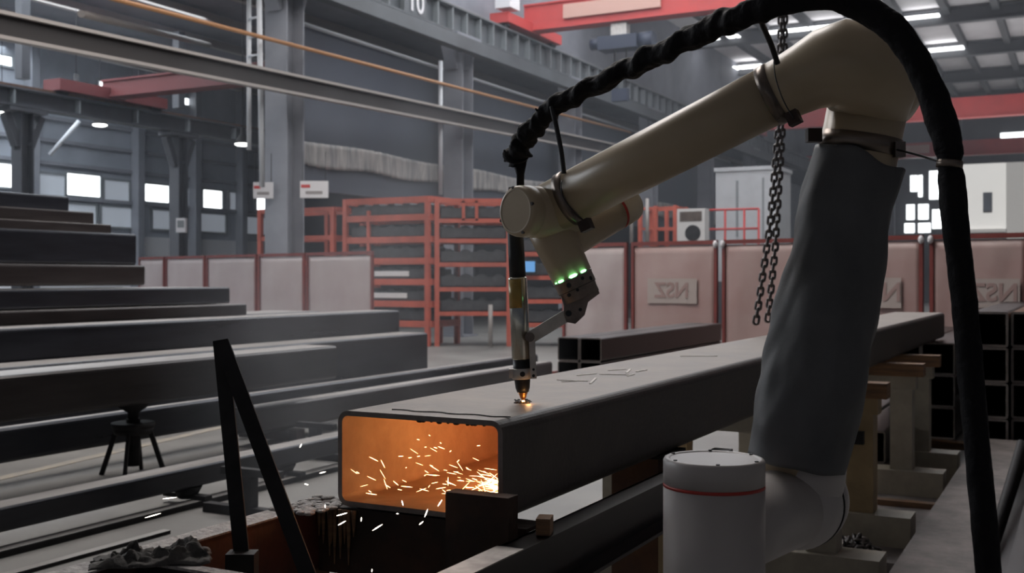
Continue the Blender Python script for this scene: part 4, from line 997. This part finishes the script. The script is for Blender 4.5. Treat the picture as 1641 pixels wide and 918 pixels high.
tc(MB().loft([at_(590), at_(591), at_(606), at_(607)], [.022, .0232, .0232, .022], 32), 'clamp_ring', 'alu')
q = at_(598); tc(MB().box(q.x-.03, q.x-.018, q.y-.012, q.y+.012, q.z-.0105, q.z+.0105).bevel(.002), 'clamp_lug', 'alu')
tc(MB().box(q.x+.015, q.x+.030, q.y-.014, q.y+.012, q.z-.0105, q.z+.0105).bevel(.002), 'clamp_lug', 'alu')
q = q+Vector((.001, -.0235, 0)); tc(MB().cyl(q+Vector((0, -.002, 0)), q+Vector((0, .003, 0)), .006, seg=16), 'clamp_screw', 'black')
tc(MB().loft([at_(606), at_(608), at_(621), at_(628)], [.0185, .0185, .0165, .0135], 28), 'nozzle_holder', 'black')
tc(MB().loft([at_(628), at_(630), at_(631), at_(633), at_(635), at_(637), at_(639), at_(641)], [.010, .0115, .009, .009, .0075, .0075, .0045, .004], 24), 'copper_nozzle', 'copper')
tc(MB().loft([at_(640), at_(643), at_(645.5)], [.003, .0035, .0015], 14), 'flame', 'flame')
lamp_pt('nozzle_light', at_(640)+Vector((.012, -.03, .0)), .035, (1, .5, .18), .006)

# ---------------------------------------------------------------- cable hose
def catmull(P, R, n):
    out, rr = [], []
    for i in range(len(P)-1):
        p0, p1, p2, p3 = P[max(0, i-1)], P[i], P[i+1], P[min(len(P)-1, i+2)]
        for j in range(n):
            t = j/n; a_ = ((p1*2)+(p2-p0)*t+(p0*2-p1*5+p2*4-p3)*t*t+(p1*3-p0-p2*3+p3)*t*t*t)*.5
            out.append(a_); rr.append(R[i]*(1-t)+R[i+1]*t)
    out.append(P[-1]); rr.append(R[-1]); return out, rr
HP = [(832, 262, 2.53, 14), (829, 246, 2.52, 18), (842, 222, 2.50, 17), (862, 198, 2.46, 15), (888, 172, 2.42, 15), (935, 146, 2.36, 15), (1000, 113, 2.28, 16), (1060, 84, 2.2, 17), (1130, 50, 2.12, 19), (1185, 28, 2.05, 20), (1240, 6, 2.0, 22), (1300, -6, 1.97, 23),
      (1350, -3, 1.95, 23), (1395, 20, 1.93, 23), (1433, 48, 1.91, 23), (1463, 88, 1.9, 22), (1490, 140, 1.89, 22), (1507, 190, 1.88, 24), (1520, 238, 1.87, 22), (1522, 262, 1.87, 17), (1525, 290, 1.87, 21), (1531, 360, 1.86, 21), (1540, 440, 1.86, 20), (1549, 520, 1.86, 20), (1556, 600, 1.86, 20), (1565, 700, 1.85, 20), (1574, 800, 1.85, 20), (1582, 900, 1.85, 20), (1592, 1010, 1.85, 20), (1600, 1150, 1.86, 20), (1600, 1400, 1.9, 20), (1560, 1600, 2.0, 20)]
P_, R_ = catmull([W(a_, b_, d_) for a_, b_, d_, r_ in HP], [r_/F*d_ for a_, b_, d_, r_ in HP], 30)
P_[-1].z = max(P_[-1].z, .025)
def hose_r(f, th, r):
    L = f*len(P_)/30                                     # control segment number
    wrap = max(0, min(1, (10.5-L)/2))
    tw = (math.sin(th+L*7.5)*.12+math.sin(2*th+L*13)*.07+abs(math.sin(th*.5+L*4.4))*.16)*wrap
    n = noise.noise(Vector((math.cos(th)*1.5, math.sin(th)*1.5, L*2.2)))*(.09+.10*wrap)+noise.noise(Vector((math.cos(th)*3, math.sin(th)*3, L*7)))*(.03+.07*wrap)
    return r*(1+tw-.06*wrap+n)
hs = thing('cable_hose', 'thick black wrapped cable hose arching over the robot from torch to floor', 'hose', P_[-1].copy(), 0)
MB().loft(P_, R_, 30, rf=hose_r).build('hose', 'hose', hs, world=True)
MB().loft([W(834, 300, 2.54), W(834, 280, 2.535), W(833, 262, 2.53)], [.009, .009, .016], 16).build('torch_lead', 'hose', hs, world=True)
for q0, q1, d0 in (((872, 186), (858, 174), 2.44), ((812, 258), (808, 240), 2.53), ((940, 140), (930, 131), 2.34)):
    MB().loft([W(*q0, d0), W(*q1, d0-.01)], [.007, .002], 8).build('loose_wrap_end', 'hose', hs, world=True)
def strap(label, pts, r=.0055):
    P2, R2 = catmull([W(*p_) for p_ in pts], [r]*len(pts), 8)
    o = MB().loft(P2, R2, 10).build('hose_strap', 'black', hs, world=True); o['label'] = label
strap('black strap from hose down to the wrist end clamp', [(884, 170, 2.40), (892, 205, 2.40), (899, 240, 2.40), (904, 278, 2.40)])
strap('black strap from hose down to the elbow end clamp', [(1212, 12, 2.02), (1222, 40, 2.08), (1236, 72, 2.12), (1246, 102, 2.14)])
strap('thin tie cord', [(1240, 98, 2.15), (1243, 125, 2.125), (1255, 160, 2.11), (1272, 190, 2.10)], .0012)
strap('thin tie cord', [(903, 278, 2.42), (899, 300, 2.375), (908, 325, 2.36), (938, 356, 2.365)], .0012)
strap('thin wire from the upper clamp to the hose', [(1438, 240, 2.14), (1470, 248, 2.0), (1500, 257, 1.88), (1522, 262, 1.85)], .0022)
tie = MB().loft_straight(W(1521, 263, 1.868)-Z*.006, (Z+Vector((.12, 0, 0))).normalized(), [(0, .0215), (.012, .0215)], 28).build('tie_band', 'clamp', hs, world=True)

# ================================================================ HAZE AND SMOKE
def volume(name, density, col, noise_scale=None, falloff=None):
    m = bpy.data.materials.new(name); m.use_nodes = True; nt = m.node_tree; nt.nodes.clear()
    out = nt.nodes.new('ShaderNodeOutputMaterial'); v = nt.nodes.new('ShaderNodeVolumeScatter')
    v.inputs['Color'].default_value = (*col, 1); v.inputs['Density'].default_value = density; v.inputs['Anisotropy'].default_value = .2
    nt.links.new(v.outputs[0], out.inputs['Volume'])
    if noise_scale:
        tc = nt.nodes.new('ShaderNodeTexCoord'); n = nt.nodes.new('ShaderNodeTexNoise'); n.inputs['Scale'].default_value = noise_scale; n.inputs['Detail'].default_value = 3
        mr = nt.nodes.new('ShaderNodeMapRange'); mr.inputs['From Min'].default_value = .42; mr.inputs['From Max'].default_value = .72; mr.inputs['To Max'].default_value = density
        g = nt.nodes.new('ShaderNodeVectorMath'); g.operation = 'LENGTH'; mr2 = nt.nodes.new('ShaderNodeMapRange'); mr2.inputs['From Min'].default_value = 1.0; mr2.inputs['From Max'].default_value = .3
        mp = nt.nodes.new('ShaderNodeMapping'); mp.inputs['Scale'].default_value = falloff
        mu = nt.nodes.new('ShaderNodeMath'); mu.operation = 'MULTIPLY'
        nt.links.new(tc.outputs['Object'], n.inputs['Vector']); nt.links.new(tc.outputs['Object'], mp.inputs[0]); nt.links.new(mp.outputs[0], g.inputs[0]); nt.links.new(g.outputs['Value'], mr2.inputs[0])
        nt.links.new(n.outputs['Fac'], mr.inputs[0]); nt.links.new(mr.outputs[0], mu.inputs[0]); nt.links.new(mr2.outputs[0], mu.inputs[1]); nt.links.new(mu.outputs[0], v.inputs['Density'])
    M[name] = m
volume('shop_haze', .0045, (.85, .9, 1.0))
o = MB().box(-24, 24, 11, 61, .02, 7.1).build('haze', 'shop_haze', rot=RZ); tag(o, 'thin blue grey haze hanging through the far half of the hall', 'haze', kind='stuff')

volume('smoke', .32, (.9, .93, 1.0), noise_scale=1.3, falloff=(.95, 1.1, .62))
c = W(575, 470, 5.0); mb = MB(); mb.ball((0, 0, 0), 1.0, 1.05, .9, 1.6, seg=32)
tag(mb.build('smoke', 'smoke', loc=c), 'thin blue grey cutting smoke drifting up left of the torch', 'smoke', kind='stuff')

# small pieces ride on the part they sit on
def centre(o):
    vs = o.data.vertices; c = Vector((0, 0, 0))
    for v in vs: c += v.co
    return o.location+c/max(1, len(vs))
def ride(thing_, kid, hosts):
    ch = list(thing_.children); hs_ = [c for c in ch if c.name.split('.')[0] in hosts]
    for c in ch:
        if c.name.split('.')[0] == kid:
            h_ = min(hs_, key=lambda q: (centre(q)-centre(c)).length); c.location = c.location-h_.location; c.parent = h_
for kid, hosts in (('clamp_block', ('pipe_clamp', 'forearm_clamp')), ('screw', ('top_cap',)), ('cap_screw', ('wrist_cap_rim',)), ('status_light', ('tool_flange',)), ('flange_hole', ('tool_flange',)),
                   ('flange_seam', ('tool_flange',)), ('elbow_seam', ('upper_arm',)), ('shoulder_seam', ('shoulder_end_cap',)), ('red_seal_ring', ('base_housing', 'wrist_end_cap'))): ride(RB, kid, hosts)
for kid, hosts in (('clamp_lug', ('clamp_ring',)), ('clamp_screw', ('clamp_ring',)), ('plate_screw', ('bracket_plate',)), ('amber_label', ('barrel',)), ('knuckle_bolt', ('mounting_knuckle',)), ('flame', ('copper_nozzle',))): ride(TC, kid, hosts)
ride(g1, 'number', ('number_plate',))
